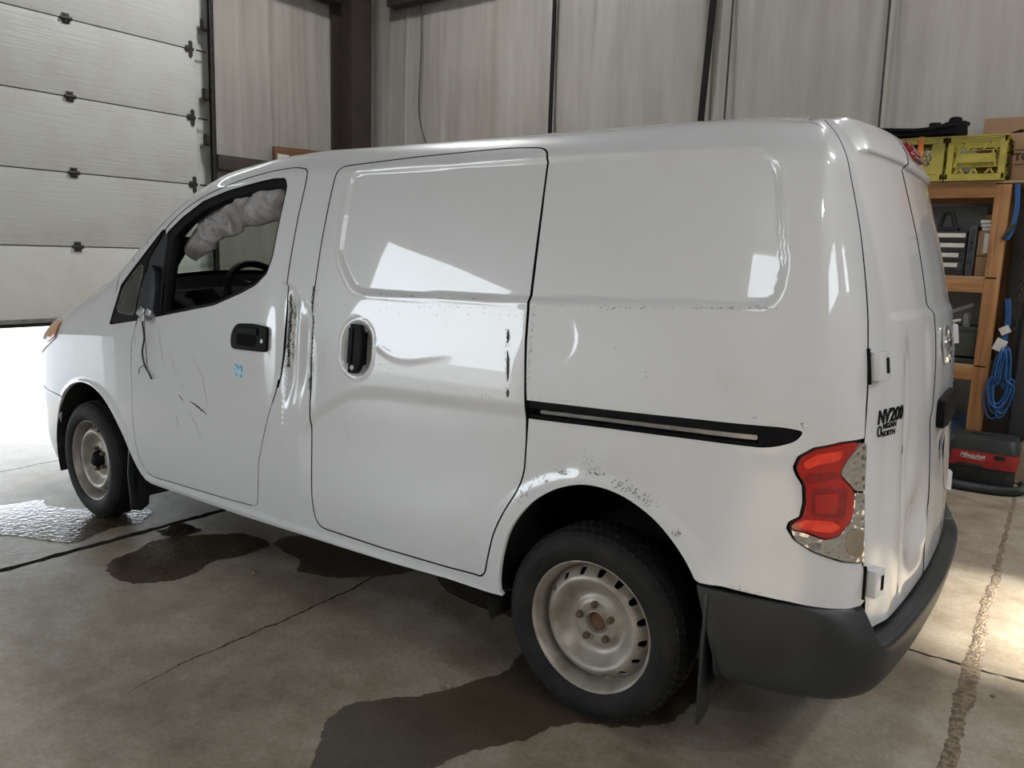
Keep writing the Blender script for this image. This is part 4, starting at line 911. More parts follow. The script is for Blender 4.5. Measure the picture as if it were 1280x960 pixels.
xj = [(-8., -8.), (-.945, -.893), (2.514, 2.556), (6.05, 6.05)]
yj = [(-4.15, -4.15), (-.318, -.300), (9.93, 9.93)]
cr1 = sliver([(1.212,1.66),(1.218,1.591),(1.224,1.546),(1.247,1.419),(1.247,1.311),(1.251,1.177),(1.240,1.045),(1.242,.85),(1.263,.617),(1.282,.408),(1.29,.1)], .014, 3)
cr2 = sliver([(4.13,2.6),(4.144,.786),(4.169,.421),(4.16,-.15)], .013, 4)
for i in range(3):
    for j in range(2):
        a, b, c, d = xj[i][1], xj[i+1][0], yj[j][1], yj[j+1][0]
        def ed(p, q, on): 
            L = np.hypot(q[0]-p[0], q[1]-p[1]); return edge(p, q, .0035 if on else 0, max(2, int(L/.035)) if on else 4)
        lp = np.vstack([ed((a, c), (b, c), j == 1), ed((b, c), (b, d), i < 2), ed((b, d), (a, d), j == 0), ed((a, d), (a, c), i > 0)])
        k1 = np.abs(lp[:, 0]+.945) < .02; k2 = np.abs(lp[:, 0]+.893) < .02
        if i == 0: lp[k1, 0] += JR(lp[k1, 1])+.012+.945
        if i == 1: lp[k2, 0] += JL(lp[k2, 1])-.010+.893
        flat_panel('slab', [lp]+([cr1] if (i, j) == (1, 1) else [])+([cr2] if (i, j) == (2, 1) else []), 0., MT['concrete'], floor, step=.8, lip=.068, lipmat=(True, MT['gap']))  # slab edges coloured dark, painted shade for the cracks and joints
# crumbling filler in the wide joint
ny = 800; ys = np.linspace(-4.0, 6.0, ny); cl = JL(ys)+.004; cr = JR(ys)-.004
sm_ = lambda a: np.convolve(rs.randn(ny+6), np.ones(7)/7, 'valid')*a+rs.randn(ny)*.0015
cl = cl+sm_(.010); cr = cr+sm_(.010); nx_ = 9; V = []
for k in range(nx_):
    t = k/(nx_-1); h = (.0015+rs.rand(ny)*.004)*math.sin(math.pi*(.06+.88*t)); V += np.c_[cr+(cl-cr)*t+rs.randn(ny)*.001, ys, h-.0008*(k in (0, nx_-1))].tolist()
fill = mesh('joint_filler', V, [(k*ny+i, (k+1)*ny+i, (k+1)*ny+i+1, k*ny+i+1) for k in range(nx_-1) for i in range(ny-1)], MT['dirt'], floor, False); fill['kind'] = 'stuff'
# wet patches
def puddle(pts, mat, label, seed, z=.0016):
    l = resample(np.array(pts, float), .012, .025); r = np.random.RandomState(seed)
    k = np.convolve(np.r_[r.randn(len(l)), np.zeros(8)][:len(l)+8], np.ones(9)/9, 'valid')*.022+r.randn(len(l))*.0018
    l = grow(l, k[:len(l)])
    o = flat_panel('puddle', [l], z, mat, None, step=.2, lip=.0012); return tag(o, label, 'puddle', None)
puddle([(3.70,1.2),(3.584,1.133),(3.465,1.065),(3.431,.961),(3.42,.875),(3.295,.916),(3.155,.883),(3.108,.824),(2.965,.70),(2.90,.60),(2.771,.60),(2.665,.745),(2.693,.833),(2.684,.978),(2.63,1.047),(2.649,1.119),(2.85,1.178),(3.005,1.254),(3.124,1.311),(3.4,1.42)], MT['puddle'], 'puddle reflecting the daylight around the front wheel', 1)
puddle([(2.227,1.168),(2.301,1.085),(2.326,.979),(2.385,.866),(2.36,.758),(2.27,.622),(2.173,.508),(2.035,.48),(1.924,.528),(1.913,.654),(1.929,.77),(1.944,.833),(1.894,.934),(1.877,1.032),(1.935,1.112),(2.049,1.187)], MT['puddle'], 'dark oval puddle on the floor beside the front door', 2)
puddle([(1.935,.51),(1.963,.403),(1.86,.20),(1.613,.10),(1.339,.10),(1.193,.20),(1.21,.383),(1.337,.547),(1.436,.618),(1.582,.648),(1.668,.55),(1.812,.542)], MT['damp'], 'dark wet patch under the sill of the van', 3)
puddle([(.444,1.562),(.491,1.489),(.534,1.429),(.619,1.316),(.623,1.234),(.524,1.107),(.447,1.021),(.393,.903),(.365,.761),(.386,.612),(.45,.30),(-.006,.2),(-.25,.35),(-.216,.721),(-.129,.790),(-.022,.842),(.056,.938),(.074,1.04),(.161,1.158),(.198,1.258),(.209,1.377),(.18,1.55)], MT['damp'], 'large brown wet patch spreading from the rear wheel', 4)
puddle([(1.10,.22),(1.077,.31),(.917,.405),(.705,.420),(.560,.410),(.5,.25),(.8,.12)], MT['damp'], 'small wet patch under the sliding door', 5)
# bits of grit
def rock(name, loc, r, mat, label, seed):
    rr = np.random.RandomState(seed); bm = bmesh.new(); bmesh.ops.create_icosphere(bm, subdivisions=2, radius=r)
    for v in bm.verts: v.co *= 1+rr.uniform(-.28, .28); v.co.z *= .65
    mz = min(v.co.z for v in bm.verts)
    for v in bm.verts: v.co += Vector((loc[0], loc[1], -mz))
    me = bpy.data.meshes.new(name); bm.to_mesh(me); bm.free(); me.materials.append(mat); return tag(put(bpy.data.objects.new(name, me)), label, 'pebble')
MT['stone'] = noise_mat('pebble_stone', (.30, .24, .16), (.20, .16, .11), 60, .9)
rock('pebble', (1.69,.786), .011, MT['stone'], 'small pebble on the floor by the dark puddles', 1)
rock('pebble', (.438,.964), .012, MT['stone'], 'tan pebble at the edge of the large wet patch', 2)
rock('pebble', (-1.01,-.13), .008, MT['stone'], 'small dark pebble right of the crumbling floor joint', 3)
# clod of dirt fallen behind the front wheel
V = []; nn_ = 26
for i in range(nn_):
    for j in range(10):
        x = 2.50-.16*i/(nn_-1); y = .60+.16*j/9; V.append((x+rs.randn()*.004, y+rs.randn()*.004, max(.0, .022*math.sin(math.pi*i/(nn_-1))*math.sin(math.pi*j/9)*(1+rs.randn()*.5))))
tag(mesh('dirt_clod', V, [(i*10+j, (i+1)*10+j, (i+1)*10+j+1, i*10+j+1) for i in range(nn_-1) for j in range(9)], MT['gap'], None, False), 'crumbled dirt fallen behind the front wheel', 'dirt')

# --- walls
def folds(n, span_, seed, amp=.008):
    r = np.random.RandomState(seed); return [(r.uniform(*span_), r.uniform(.010, .05), amp*r.uniform(.25, 1)*r.choice([-1, 1], p=[.3, .7]), r.uniform(-.4, 5), r.uniform(.5, 2.2), r.uniform(-.05, .05)) for _ in range(n)]
def quilt(name, a0, a1, z0, z1, place, seed, n, seams=(), step=.022):
    """vinyl facing hung in vertical folds; place(a, z, out) gives the point"""
    na = int((a1-a0)/step)+1; nz = int((z1-z0)/.10)+1; A, Z = np.meshgrid(np.linspace(a0, a1, na), np.linspace(z0, z1, nz), indexing='ij'); O = np.zeros_like(A)
    for c, w, h, zc, zl, sl in folds(n, (a0, a1), seed): O += h*np.exp(-((A-c-sl*(Z-zc))/w)**2)*np.exp(-((Z-zc)/zl)**2)
    for s, w, h in seams: O += h*np.exp(-((A-s)/w)**2)
    O += .03*np.sin(Z*1.7+A*.6)*.5
    V = np.stack(place(A, Z, O), -1).reshape(-1, 3)
    return V, [(i*nz+j, (i+1)*nz+j, (i+1)*nz+j+1, i*nz+j+1) for i in range(na-1) for j in range(nz-1)]
V, F = quilt('wall_right', -3.0, 5.9, 0, 5.5, lambda a, z, o: (a, -4.0+o, z), 21, 240, [(3.355,.03,-.03),(1.79,.03,-.03),(1.60,.012,.02),(.36,.010,.02),(.33,.012,-.015),(5.30,.012,.02),(2.55,.012,.015)])
tag(mesh('wall_right', V, F, MT['vinyl']), kind='structure')
w = MB().box((-8, -4.3, 0), (6.1, -4.09, 5.5)).build('wall_right_outer', MT['girt']); tag(w, kind='structure')
FX = 5.80
V, F = quilt('wall_front', -4.05, -1.83, 2.24, 5.5, lambda a, z, o: (FX-o, a, z), 8, 60, [(-2.55,.014,.018),(-2.2,.012,.015)])
tag(mesh('wall_front', V, F, MT['vinyl']), kind='structure')
def wall_boxes(name, boxes, mat):
    o = MB()
    for lo, hi in boxes: o.box(lo, hi)
    return tag(o.build(name, mat), kind='structure')
wall_boxes('wall_front_outer', [((5.86,-4.2,0),(6.08,-1.66,5.5)), ((5.86,2.60,0),(6.08,5.5,5.5)), ((5.86,9.2,0),(6.08,10.1,5.5)), ((5.86,-1.66,4.0),(6.08,2.60,5.5)), ((5.86,5.5,3.5),(6.08,9.2,5.5))], MT['ceil'])
wall_boxes('wall_left', [((-8,9.9,0),(6.08,10.1,4.0)), ((-8,9.9,5.2),(6.08,10.1,5.5)), ((-8,9.9,4.0),(-1.0,10.1,5.2)), ((1.2,9.9,4.0),(6.08,10.1,5.2))], MT['ceil'])
wall_boxes('wall_back', [((-8.2,-4.2,0),(-8,10.1,3.45)), ((-8.2,-4.2,4.8),(-8,10.1,5.5)), ((-8.2,-4.2,3.45),(-8,-.87,4.8)), ((-8.2,-.87,4.35),(-8,.10,4.8)), ((-8.2,.10,3.45),(-8,2.35,4.8)), ((-8.2,2.35,3.45),(-8,5.75,3.7)), ((-8.2,5.75,3.45),(-8,10.1,4.8))], MT['ceil'])
wall_boxes('ceiling', [((-8.2,-4.3,5.5),(6.1,10.1,5.6))], MT['ceil'])
wall_boxes('ground', [((6.08,-40,-.16),(60,50,-.03))], MT['snow'])
# straps holding the vinyl to the wall
for k, (pts, wd) in enumerate([([(3.357,-3.955,0.2),(3.357,-3.955,5.5)], .034), ([(1.93,-3.95,0.2),(1.80,-3.95,2.62),(1.70,-3.95,5.0)], .052), ([(1.600,-3.96,.2),(1.585,-3.96,5.4)], .010), ([(.33,-3.955,.2),(.385,-3.955,5.4)], .012), ([(-.90,-3.955,.2),(-.88,-3.955,5.4)], .012)]):
    b = MB()
    for p, q in zip(pts, pts[1:]): b.bar(p, q, wd, .02, (0, 1, 0))
    o = b.build('wall_strap', MT['strap'] if wd > .02 else MT['darkmetal']); tag(o, ['thin black vertical strap on the insulated wall', 'thick black strap leaning on the insulated wall', 'hairline seam strip beside the thick black strap', 'hairline seam strip above the rear of the van roof', 'seam strip behind the storage shelf'][k], 'strap')
# hanging wire near the column
tag(MB().tube(smooth_path([(5.05,-3.93,4.6),(5.03,-3.93,3.6),(5.04,-3.92,2.9),(4.93,-3.92,2.55),(4.86,-3.92,2.3)]), .006, 6).build('hanging_wire', MT['darkmetal'], smooth=True), 'thin dark wire hanging down the wall beside the column', 'wire')
# corner column and girts
cm = thing('steel_column', (5.6, -3.46, 0), 'brown steel column standing in the corner', 'column')
MB().box((5.44,-3.60,0), (5.465,-3.33,5.5)).build('flange', MT['steel_brown'], cm); MB().box((5.755,-3.60,0), (5.78,-3.33,5.5)).build('flange', MT['steel_brown'], cm); MB().box((5.46,-3.475,0), (5.76,-3.455,5.5)).build('web', MT['steel_brown'], cm)
def girt(lo, hi, label): tag(MB().box(lo, hi).build('wall_girt', MT['girt'], bevel=.004), label, 'beam')
girt((5.62,-3.33,3.94), (5.78,-1.70,4.14), 'dark steel girt high on the front wall left of the column')
girt((-3,-3.96,4.00), (5.44,-3.82,4.18), 'dark steel girt high along the insulated wall')
girt((5.64,-3.33,2.10), (5.78,-1.83,2.235), 'dark brown girt under the white insulation beside the garage door')
wall_boxes('wall_front_lower', [((5.80,-4.05,0),(5.86,-1.83,2.24))], MT['vinyl'])
pk = thing('wood_plank', (5.66, -2.75, 2.235), 'offcut wooden plank lying on the low girt', 'plank')
MB().box((5.66,-3.10,2.235), (5.70,-2.49,2.40), Matrix.Rotation(R(-2), 3, 'X')).build('board', MT['wood_dark'], pk, bevel=.003)
MB().box((5.655,-2.66,2.235), (5.6595,-2.52,2.32)).build('label', MT['paper'], pk)

# --- overhead door, part way up
od = thing('garage_door', (5.68, .45, .738), 'white sectional garage door raised partly above the floor', 'garage door')
zs_ = [.738, 1.35, 1.94, 2.53, 3.12, 3.71]
for k in range(5):
    z0, z1 = zs_[k], zs_[k+1]
    MB().box((5.685,-1.64,z0+.004), (5.73,2.55,z1-.004)).build('door_section', MT['door'] if k else MT['door_clean'], od, bevel=.006)
    MB().box((5.688,-1.64,z1-.006), (5.725,2.55,z1+.006)).build('section_joint', MT['darkmetal'], od)
MB().box((5.69,-1.64,.712), (5.725,2.55,.742)).build('bottom_seal', MT['rubber'], od)
MB().box((5.676,-1.64,.742), (5.686,2.55,.775)).build('bottom_rail', MT['alu'], od)
def mk_hinge():
    h = MB().box((-.006,-.028,-.040), (0,.028,.040)).box((-.016,-.014,-.03), (-.004,.014,.03))
    h.tube([(-.014,-.045,0), (-.014,.045,0)], .012, 8).box((-.022,-.042,-.014), (-.006,-.026,.014)).box((-.022,.026,-.014), (-.006,.042,.014)); return h
hg = None
for z in zs_[1:5]:
    for y in (-.515, .59, 1.69):
        if hg is None: hg = mk_hinge().build('section_hinge', MT['darkmetal'], None, bevel=.002); o = hg
        else: o = hg.copy(); COL.objects.link(o)
        o.location = (5.685, y, z); o.rotation_euler = (0, 0, 0); o.parent = od; o.matrix_parent_inverse = WORLD[od.name].inverted()
rh = None
for z in zs_[1:5]:
    if rh is None:
        r_ = MB().prism([(-.03,-.012),(.045,-.028),(.062,.0),(.045,.028),(-.03,.012)], -.012, -.004, 'yz').prism([(.0,-.075),(.018,-.06),(.018,.06),(.0,.075),(-.018,.06),(-.018,-.06)], -.010, 0, 'yz').tube([(-.02,-.05,0), (-.02,-.14,0)], .008, 8)
        r_.v = [(x, -y if abs(x+.02) > .05 else y, z_) for x, y, z_ in r_.v]; rh = r_.build('roller_hinge', MT['darkmetal'], None, bevel=.001); o = rh
    else: o = rh.copy(); COL.objects.link(o)
    o.location = (5.685, -1.60, z); o.parent = od; o.matrix_parent_inverse = WORLD[od.name].inverted()
tk = thing('door_track', (5.66, -1.75, 0), 'dark vertical roller track at the garage door edge', 'track')
MB().box((5.60,-1.785,0), (5.61,-1.735,4.4)).box((5.60,-1.785,0), (5.68,-1.778,4.4)).box((5.60,-1.742,0), (5.625,-1.735,4.4)).build('channel', MT['darkmetal'], tk)
MB().box((5.735,-1.83,0), (5.84,-1.59,4.4)).build('jamb', MT['door'], tk)
MB().box((5.64,-1.815,0), (5.70,-1.79,4.4)).build('angle_bracket', MT['track'], tk)
brk = None
for z in (2.35, 2.75, 3.35, 3.9):
    if brk is None: brk = MB().box((5.62,-1.79,-.05), (5.68,-1.70,.05)).build('track_clip', MT['darkmetal'], None, bevel=.003); o = brk
    else: o = brk.copy(); COL.objects.link(o)
    o.location = (0, 0, z); o.parent = tk; o.matrix_parent_inverse = WORLD[tk.name].inverted()

# --- ceiling lamps added out of view as fill light
def lamp(x, y, label, e=125):
    t = thing('fill_lamp', (x, y, 5.2), label, 'lamp', 'added fill lamps under the ceiling')
    MB().box((x-.32,y-.32,5.21), (x+.32,y+.32,5.30)).build('housing', MT['fill_lamp_body'], t, bevel=.01); MB().box((x-.28,y-.28,5.195), (x+.28,y+.28,5.21)).build('diffuser', MT['lamp'], t)
    MB().tube([(x,y,5.30),(x,y,5.5)], .012, 8).build('rod', MT['fill_lamp_body'], t)
    l = bpy.data.lights.new('fill_light', 'AREA'); l.energy = e; l.size = .55; l.color = (1, 1, 1); o = bpy.data.objects.new('fill_light', l); COL.objects.link(o); o.location = (x, y, 5.19); o.parent = t; o.matrix_parent_inverse = WORLD[t.name].inverted()
for x, y, lb in ((-5.5,5.5,'beside the back wall windows'), (-5.5,1.2,'behind the van near the back wall'), (-4.5,-2.4,'in the back corner by the insulated wall'), (3.8,-1.6,'in front of the garage door'), (-.8,-2.2,'above the storage shelf')): lamp(x, y, 'added unseen fill lamp hanging '+lb, 45 if 'shelf' in lb else 190 if 'corner' in lb else 120)

# ================================================================== storage shelf and clutter
sh = thing('storage_shelf', (.5, -3.65, 0), 'rough timber storage shelf with three levels against the wall', 'shelf')
for x in (-.62, 1.75):
    for y0 in (-3.39, -3.94): MB().box((x,y0,0), (x+.092,y0+.04,1.955)).build('post', MT['wood_z'], sh, bevel=.003)
for z in (1.87, 1.25, .66):
    MB().box((-.528,-3.385,z), (1.75,-3.347,z+.092)).build('front_beam', MT['wood_x'], sh, bevel=.003)
    MB().box((-.62,-3.94,z), (1.84,-3.902,z+.092)).build('back_beam', MT['wood_x'], sh, bevel=.003)
    MB().box((-1.35 if z > 1.5 else -.60,-3.94,z+.092), (1.80,-3.35,z+.106)).build('shelf_board', MT['ply'], sh, bevel=.002)
Z1, Z2, Z3 = 1.976, 1.356, .766
# milk crates
def crate(x0, y1, z0, label, style):
    W_, D_, H_ = .335, .335, .290; t = thing('milk_crate', (x0+W_/2, y1-D_/2, z0), label, 'crate', 'yellow milk crates on the top shelf')
    def wall(M):
        b = MB(); w, h = W_, H_
        kk = [0]
        def bx(a, c, e, g, d0=-.012, d1=.0): kk[0] += .0003; b.box((a, d0-kk[0], e+kk[0]), (c, d1-kk[0], g-kk[0]*.5))
        bx(0, .035, 0, h); bx(w-.035, w, 0, h); bx(0, w, 0, .045); bx(0, w, h-.045, h); bx(.035, w-.035, h-.022, h-.012, -.012, .008); bx(0, w, h-.012, h, -.012, .010); bx(0, w, 0, .012, -.012, .008)
        if style == 0:
            bx(.055, w-.055, .115, .175)
            for zz in (.085, .190, .205): bx(.035, w-.035, zz, zz+.009)
            for a, c in ((.055,.10),(.13,.09),(.21,.25),(.28,.235)): b.bar((a,-.006,.20), (c,-.006,.246), .010, .012, (0, 1, 0))
            for a, c in ((.06,.085),(.105,.075),(.15,.175),(.19,.17),(.23,.26),(.285,.25)): b.bar((a,-.006,.045), (c,-.006,.09), .010, .012, (0, 1, 0))
            for a, c in ((.05,.075),(.285,.262)): b.bar((a,-.006,.09), (c,-.006,.2), .010, .012, (0, 1, 0))
        else:
            bx(.035, .075, .045, h-.045); bx(w-.10, w-.035, .045, h-.045); bx(.035, w-.035, .045, .105); bx(.035, w-.035, .215, .222)
            for k in range(6):
                a = .075+k*.03; b.bar((a,-.006,.105), (a+.055,-.006,.215), .006, .010, (0, 1, 0)); b.bar((a+.055,-.006,.105), (a,-.006,.215), .006, .010, (0, 1, 0))
        b.v = [tuple(M @ Vector(v)) for v in b.v]; b.build('side_wall', MT['yellow'], t)
    base = Matrix.Translation((x0, y1, z0))
    wall(base); wall(Matrix.Translation((x0+W_, y1-D_, z0)) @ Matrix.Rotation(math.pi, 4, 'Z'))
    wall(Matrix.Translation((x0+W_, y1, z0)) @ Matrix.Rotation(-math.pi/2, 4, 'Z') @ Matrix.Translation((0, 0, 0))); wall(Matrix.Translation((x0, y1-D_, z0)) @ Matrix.Rotation(math.pi/2, 4, 'Z'))
    MB().box((x0+.012,y1-D_+.012,z0), (x0+W_-.012,y1-.012,z0+.012)).build('base', MT['yellow'], t); return t
# thing faces the camera: its detailed wall is the +y one
def crate_front(x0, y1, z0, label, style): return crate(x0, y1, z0, label, style)
crA = crate(-.567, -3.30, Z1, 'yellow milk crate with angled ribs on the shelf above the timber post', 0)
crB = crate(-.212, -3.30, Z1, 'yellow milk crate with an orange strap over its mesh side', 1)
st = MB().box((-.085,-3.299,Z1+.09), (-.050,-3.293,Z1+.292)).box((-.085,-3.34,Z1+.2905), (-.050,-3.293,Z1+.2965)).box((-.098,-3.2985,Z1+.02), (-.045,-3.2925,Z1+.10)).build('strap', MT['orange'], crB, bevel=.002)
# moulded black undertray lying over the crates
tr_ = thing('plastic_undertray', (-.1, -3.45, Z1+.29), 'black moulded car undertray lying across the milk crates', 'car part')
zt_ = Z1+.303
MB().prism([(-.33,-3.36),(-.28,-3.26),(-.05,-3.25),(.30,-3.25),(.42,-3.32),(.42,-3.60),(.05,-3.66),(-.20,-3.60),(-.30,-3.50)], zt_, zt_+.014, 'xy').build('pan', MT['black'], tr_, bevel=.004)
MB().tube(smooth_path([(-.325,-3.37,zt_+.07),(-.27,-3.27,zt_+.055),(-.05,-3.255,zt_+.03),(.2,-3.255,zt_+.045),(.40,-3.30,zt_+.05),(.42,-3.55,zt_+.05)]), .014, 8).build('rolled_edge', MT['black'], tr_, smooth=True)
MB().prism([(-.34,zt_),(-.33,zt_+.075),(-.24,zt_+.085),(-.16,zt_+.055),(.05,zt_+.03),(.25,zt_+.05),(.40,zt_+.055),(.42,zt_)], -3.285, -3.262, 'xz').build('front_lip', MT['black'], tr_, bevel=.006)
MB().lathe([(.0,.115),(.030,.115),(.040,.105),(.045,.0)], 20, (-.25,-3.36,zt_), axis='z').build('air_spigot', MT['black'], tr_, smooth=True)
MB().lathe([(.02,.085),(.036,.085),(.042,.0)], 20, (-.13,-3.36,zt_), axis='z').build('air_spigot', MT['black'], tr_, smooth=True)
MB().tube([(.06+.075*math.cos(a), -3.258, zt_+.030+.014*math.sin(a)) for a in np.linspace(0, 2*math.pi, 30, endpoint=False)], .005, 6, closed=True).build('slot_rim', MT['black'], tr_, smooth=True)
# cardboard boxes beside and behind the crates
def carton(lo, hi, label, tape=True, name='cardboard_box', open_top=False):
    c = [(a+b)/2 for a, b in zip(lo, hi)]; t = thing(name, (c[0], c[1], lo[2]), label, 'box')
    MB().box(lo, hi).build('carton', MT['card'], t, bevel=.003)
    MB().box((lo[0]+.02, c[1]-.002, hi[2]-.001), (hi[0]-.02, c[1]+.002, hi[2]+.0015)).build('top_seam', MT['gap'], t)
    if tape: MB().box((c[0]-.03, hi[1]-.001, lo[2]+.01), (c[0]+.03, hi[1]+.0012, hi[2]-.01)).build('tape', noise_mat('packing_tape', (.34, .22, .13), (.30, .19, .11), 6, .3), t)
    return t
bt = carton((-1.25,-3.63,1.977), (-.600,-3.42,2.272), 'cardboard box printed with large letters right of the milk crates', False)
def facing(loc): return Matrix.Translation(loc) @ Matrix(((-1,0,0,0),(0,0,1,0),(0,1,0,0),(0,0,0,1)))
text('lettering', 'TO', .062, facing((-.652,-3.4190,2.130)), MT['gap'], bt, .0015, 0, sx=1.1, bold=.002)
MB().box((-.90,-3.4205,2.172), (-.606,-3.4192,2.178)).box((-.90,-3.4205,2.080), (-.606,-3.4192,2.086)).build('printed_frame', MT['gap'], bt)
fb = thing('cardboard_box', (-.8, -3.7, 2.29), 'long flat open cardboard box behind the milk crates', 'box')
MB().box((-1.3,-3.90,Z1), (-.36,-3.88,2.455)).build('back_flap', MT['card'], fb, bevel=.002)
MB().box((-1.3,-3.88,Z1), (-.36,-3.66,2.275)).build('carton', MT['card'], fb, bevel=.003)
MB().box((-1.3,-3.66,2.20), (-.36,-3.645,2.315)).build('front_flap', MT['card'], fb, bevel=.002)
tag(MB().prism([(-.60,2.277),(-.40,2.277),(-.60,2.345),(-.62,2.345)], -3.74, -3.70, 'xz').build('plastic_wedge', MT['black'], None, bevel=.004), 'black wedge of trim standing in the flat cardboard box', 'car part')
tag(MB().tube([(-.70,-3.70,2.335),(-.95,-3.72,2.30)], .008, 6).build('thin_rod', MT['darkmetal'], None), 'thin dark rod lying on the flat cardboard box', 'rod')
# middle shelf
cs = thing('tool_case', (-.27, -3.5, Z2), 'black drawer case with four white paper labels', 'case')
MB().box((-.395,-3.66,Z2), (-.12,-3.40,Z2+.30)).build('body', MT['case'], cs, bevel=.006)
for k in range(4):
    z = Z2+.262-k*.066
    MB().box((-.385,-3.402,z-.028), (-.13,-3.392,z+.026)).build('drawer', MT['case'], cs, bevel=.003); MB().box((-.385+.03*(k//2),-3.3925,z-.006), (-.20,-3.390,z+.022)).build('label', MT['paper'], cs)
hd = thing('drill_case', (-.40, -3.5, Z2), 'charcoal moulded tool case standing on edge beside the labelled drawers', 'case')
MB().box((-.452,-3.72,Z2), (-.403,-3.385,Z2+.335)).build('shell', MT['case_grey'], hd, bevel=.008)
MB().tube([(-.428,-3.382,Z2+.22),(-.428,-3.365,Z2+.235),(-.428,-3.365,Z2+.285),(-.428,-3.382,Z2+.30)], .008, 8).build('handle', MT['case'], hd, smooth=True)
for z in (.08, .17): MB().box((-.440,-3.386,Z2+z), (-.415,-3.378,Z2+z+.04)).build('latch', MT['case'], hd, bevel=.002)
bx = carton((-.605,-3.68,Z2), (-.46,-3.395,Z2+.30), 'cardboard box with a white shipping label on the middle shelf', False)
MB().box((-.60,-3.3945,Z2+.155), (-.495,-3.392,Z2+.285)).build('shipping_label', MT['paper'], bx); MB().box((-.604,-3.394,Z2+.135), (-.461,-3.392,Z2+.14)).build('seam', MT['gap'], bx)
wp = thing('document_stack', (-.58, -3.5, Z2+.302), 'pale stack of folded papers on the labelled cardboard box', 'papers')
for k in range(3): MB().box((-.60+.006*k,-3.62,Z2+.303+.024*k), (-.475+.006*k,-3.40+.004*k,Z2+.325+.024*k)).build('sheaf', MT['paper'], wp, bevel=.004)
tag(MB().box((-.60,-3.64,Z2+.378), (-.48,-3.46,Z2+.41)).build('cardboard_sheet', MT['card'], None, bevel=.003), 'flat cardboard sheet lying on the pale papers', 'cardboard')
dp = thing('machine_part', (-.2, -3.55, Z2+.302), 'black bracketed machine part on the drawer case', 'car part')
MB().box((-.32,-3.62,Z2+.302), (-.14,-3.50,Z2+.33)).build('foot', MT['case'], dp, bevel=.004); MB().tube([(-.30,-3.55,Z2+.33),(-.27,-3.55,Z2+.43),(-.22,-3.55,Z2+.42),(-.20,-3.55,Z2+.33)], .016, 8).build('bracket', MT['case'], dp, smooth=True)
tag(MB().box((-.45,-3.93,Z2), (.9,-3.88,Z2+.49)).build('grey_panel', MT['greymetal'], None, bevel=.004), 'grey sheet standing at the back of the middle shelf', 'panel')
# lower shelf
ZB = Z3+.037
sp_ = Matrix.Rotation(R(24), 3, 'Y')
tag(MB().box((-.48,-3.52,ZB+.30), (-.25,-3.40,ZB+.325), sp_).box((-.46,-3.52,ZB+.18), (-.43,-3.40,ZB+.30)).build('metal_cover', MT['greymetal'], None, bevel=.003), 'bent grey metal cover on the lower shelf', 'car part')
wb = thing('white_bracket', (-.36, -3.4, ZB+.22), 'small white bracket lying in the olive bin', 'bracket')
MB().box((-.42,-3.415,ZB+.235), (-.29,-3.37,ZB+.25), Matrix.Rotation(R(14), 3, 'Y')).build('flange', MT['whiteplastic'], wb, bevel=.002); MB().box((-.385,-3.405,ZB+.19), (-.365,-3.375,ZB+.24)).build('post', MT['whiteplastic'], wb, bevel=.002)
ob = thing('parts_bin', (-.45, -3.55, ZB), 'dark olive plastic parts bin on the lower shelf', 'bin')
MB().box((-.60,-3.72,ZB), (-.26,-3.70,ZB+.21)).box((-.60,-3.40,ZB), (-.26,-3.38,ZB+.21)).box((-.60,-3.72,ZB), (-.58,-3.38,ZB+.21)).box((-.28,-3.72,ZB), (-.26,-3.38,ZB+.21)).box((-.60,-3.72,ZB), (-.26,-3.38,ZB+.02)).build('shell', MT['olive'], ob, bevel=.004)
MB().box((-.61,-3.392,ZB+.19), (-.25,-3.372,ZB+.215)).build('rim', MT['olive'], ob, bevel=.004)
tag(MB().box((-.60,-3.72,Z3), (-.26,-3.366,Z3+.036)).build('dark_tray', MT['case'], None, bevel=.01), 'flat black tray under the olive bin', 'tray')
tag(MB().box((-.10,-3.75,Z3), (.35,-3.40,Z3+.30)).build('dark_crate', MT['case'], None, bevel=.01), 'black storage crate on the lower shelf behind the van', 'crate')
# blue tub under the shelf
tb = thing('plastic_tub', (-.33, -3.55, 0), 'dark blue plastic tub under the shelf', 'tub')
v, f = [], []
ro = [(.0,.20,.13),(.33,.235,.165),(.36,.245,.175),(.36,.225,.155),(.02,.185,.115)]
for z, a, b in ro:
    v += [(-.36+p[0], -3.58+p[1], z) for p in fillet([(-a,-b),(a,-b),(a,b),(-a,b)], .05, 5)]
nq = len(v)//5; f = [(k*nq+i, k*nq+(i+1) % nq, (k+1)*nq+(i+1) % nq, (k+1)*nq+i) for k in range(4) for i in range(nq)]+[tuple(range(4*nq, 5*nq))]+[tuple(range(nq))[::-1]]
mesh('tub', v, f, MT['bluebin'], tb, False)
tag(MB().box((-.09,-3.80,.0), (.4,-3.45,.52)).build('black_toolbox', MT['case'], None, bevel=.02), 'black toolbox under the shelf beside the blue tub', 'toolbox')
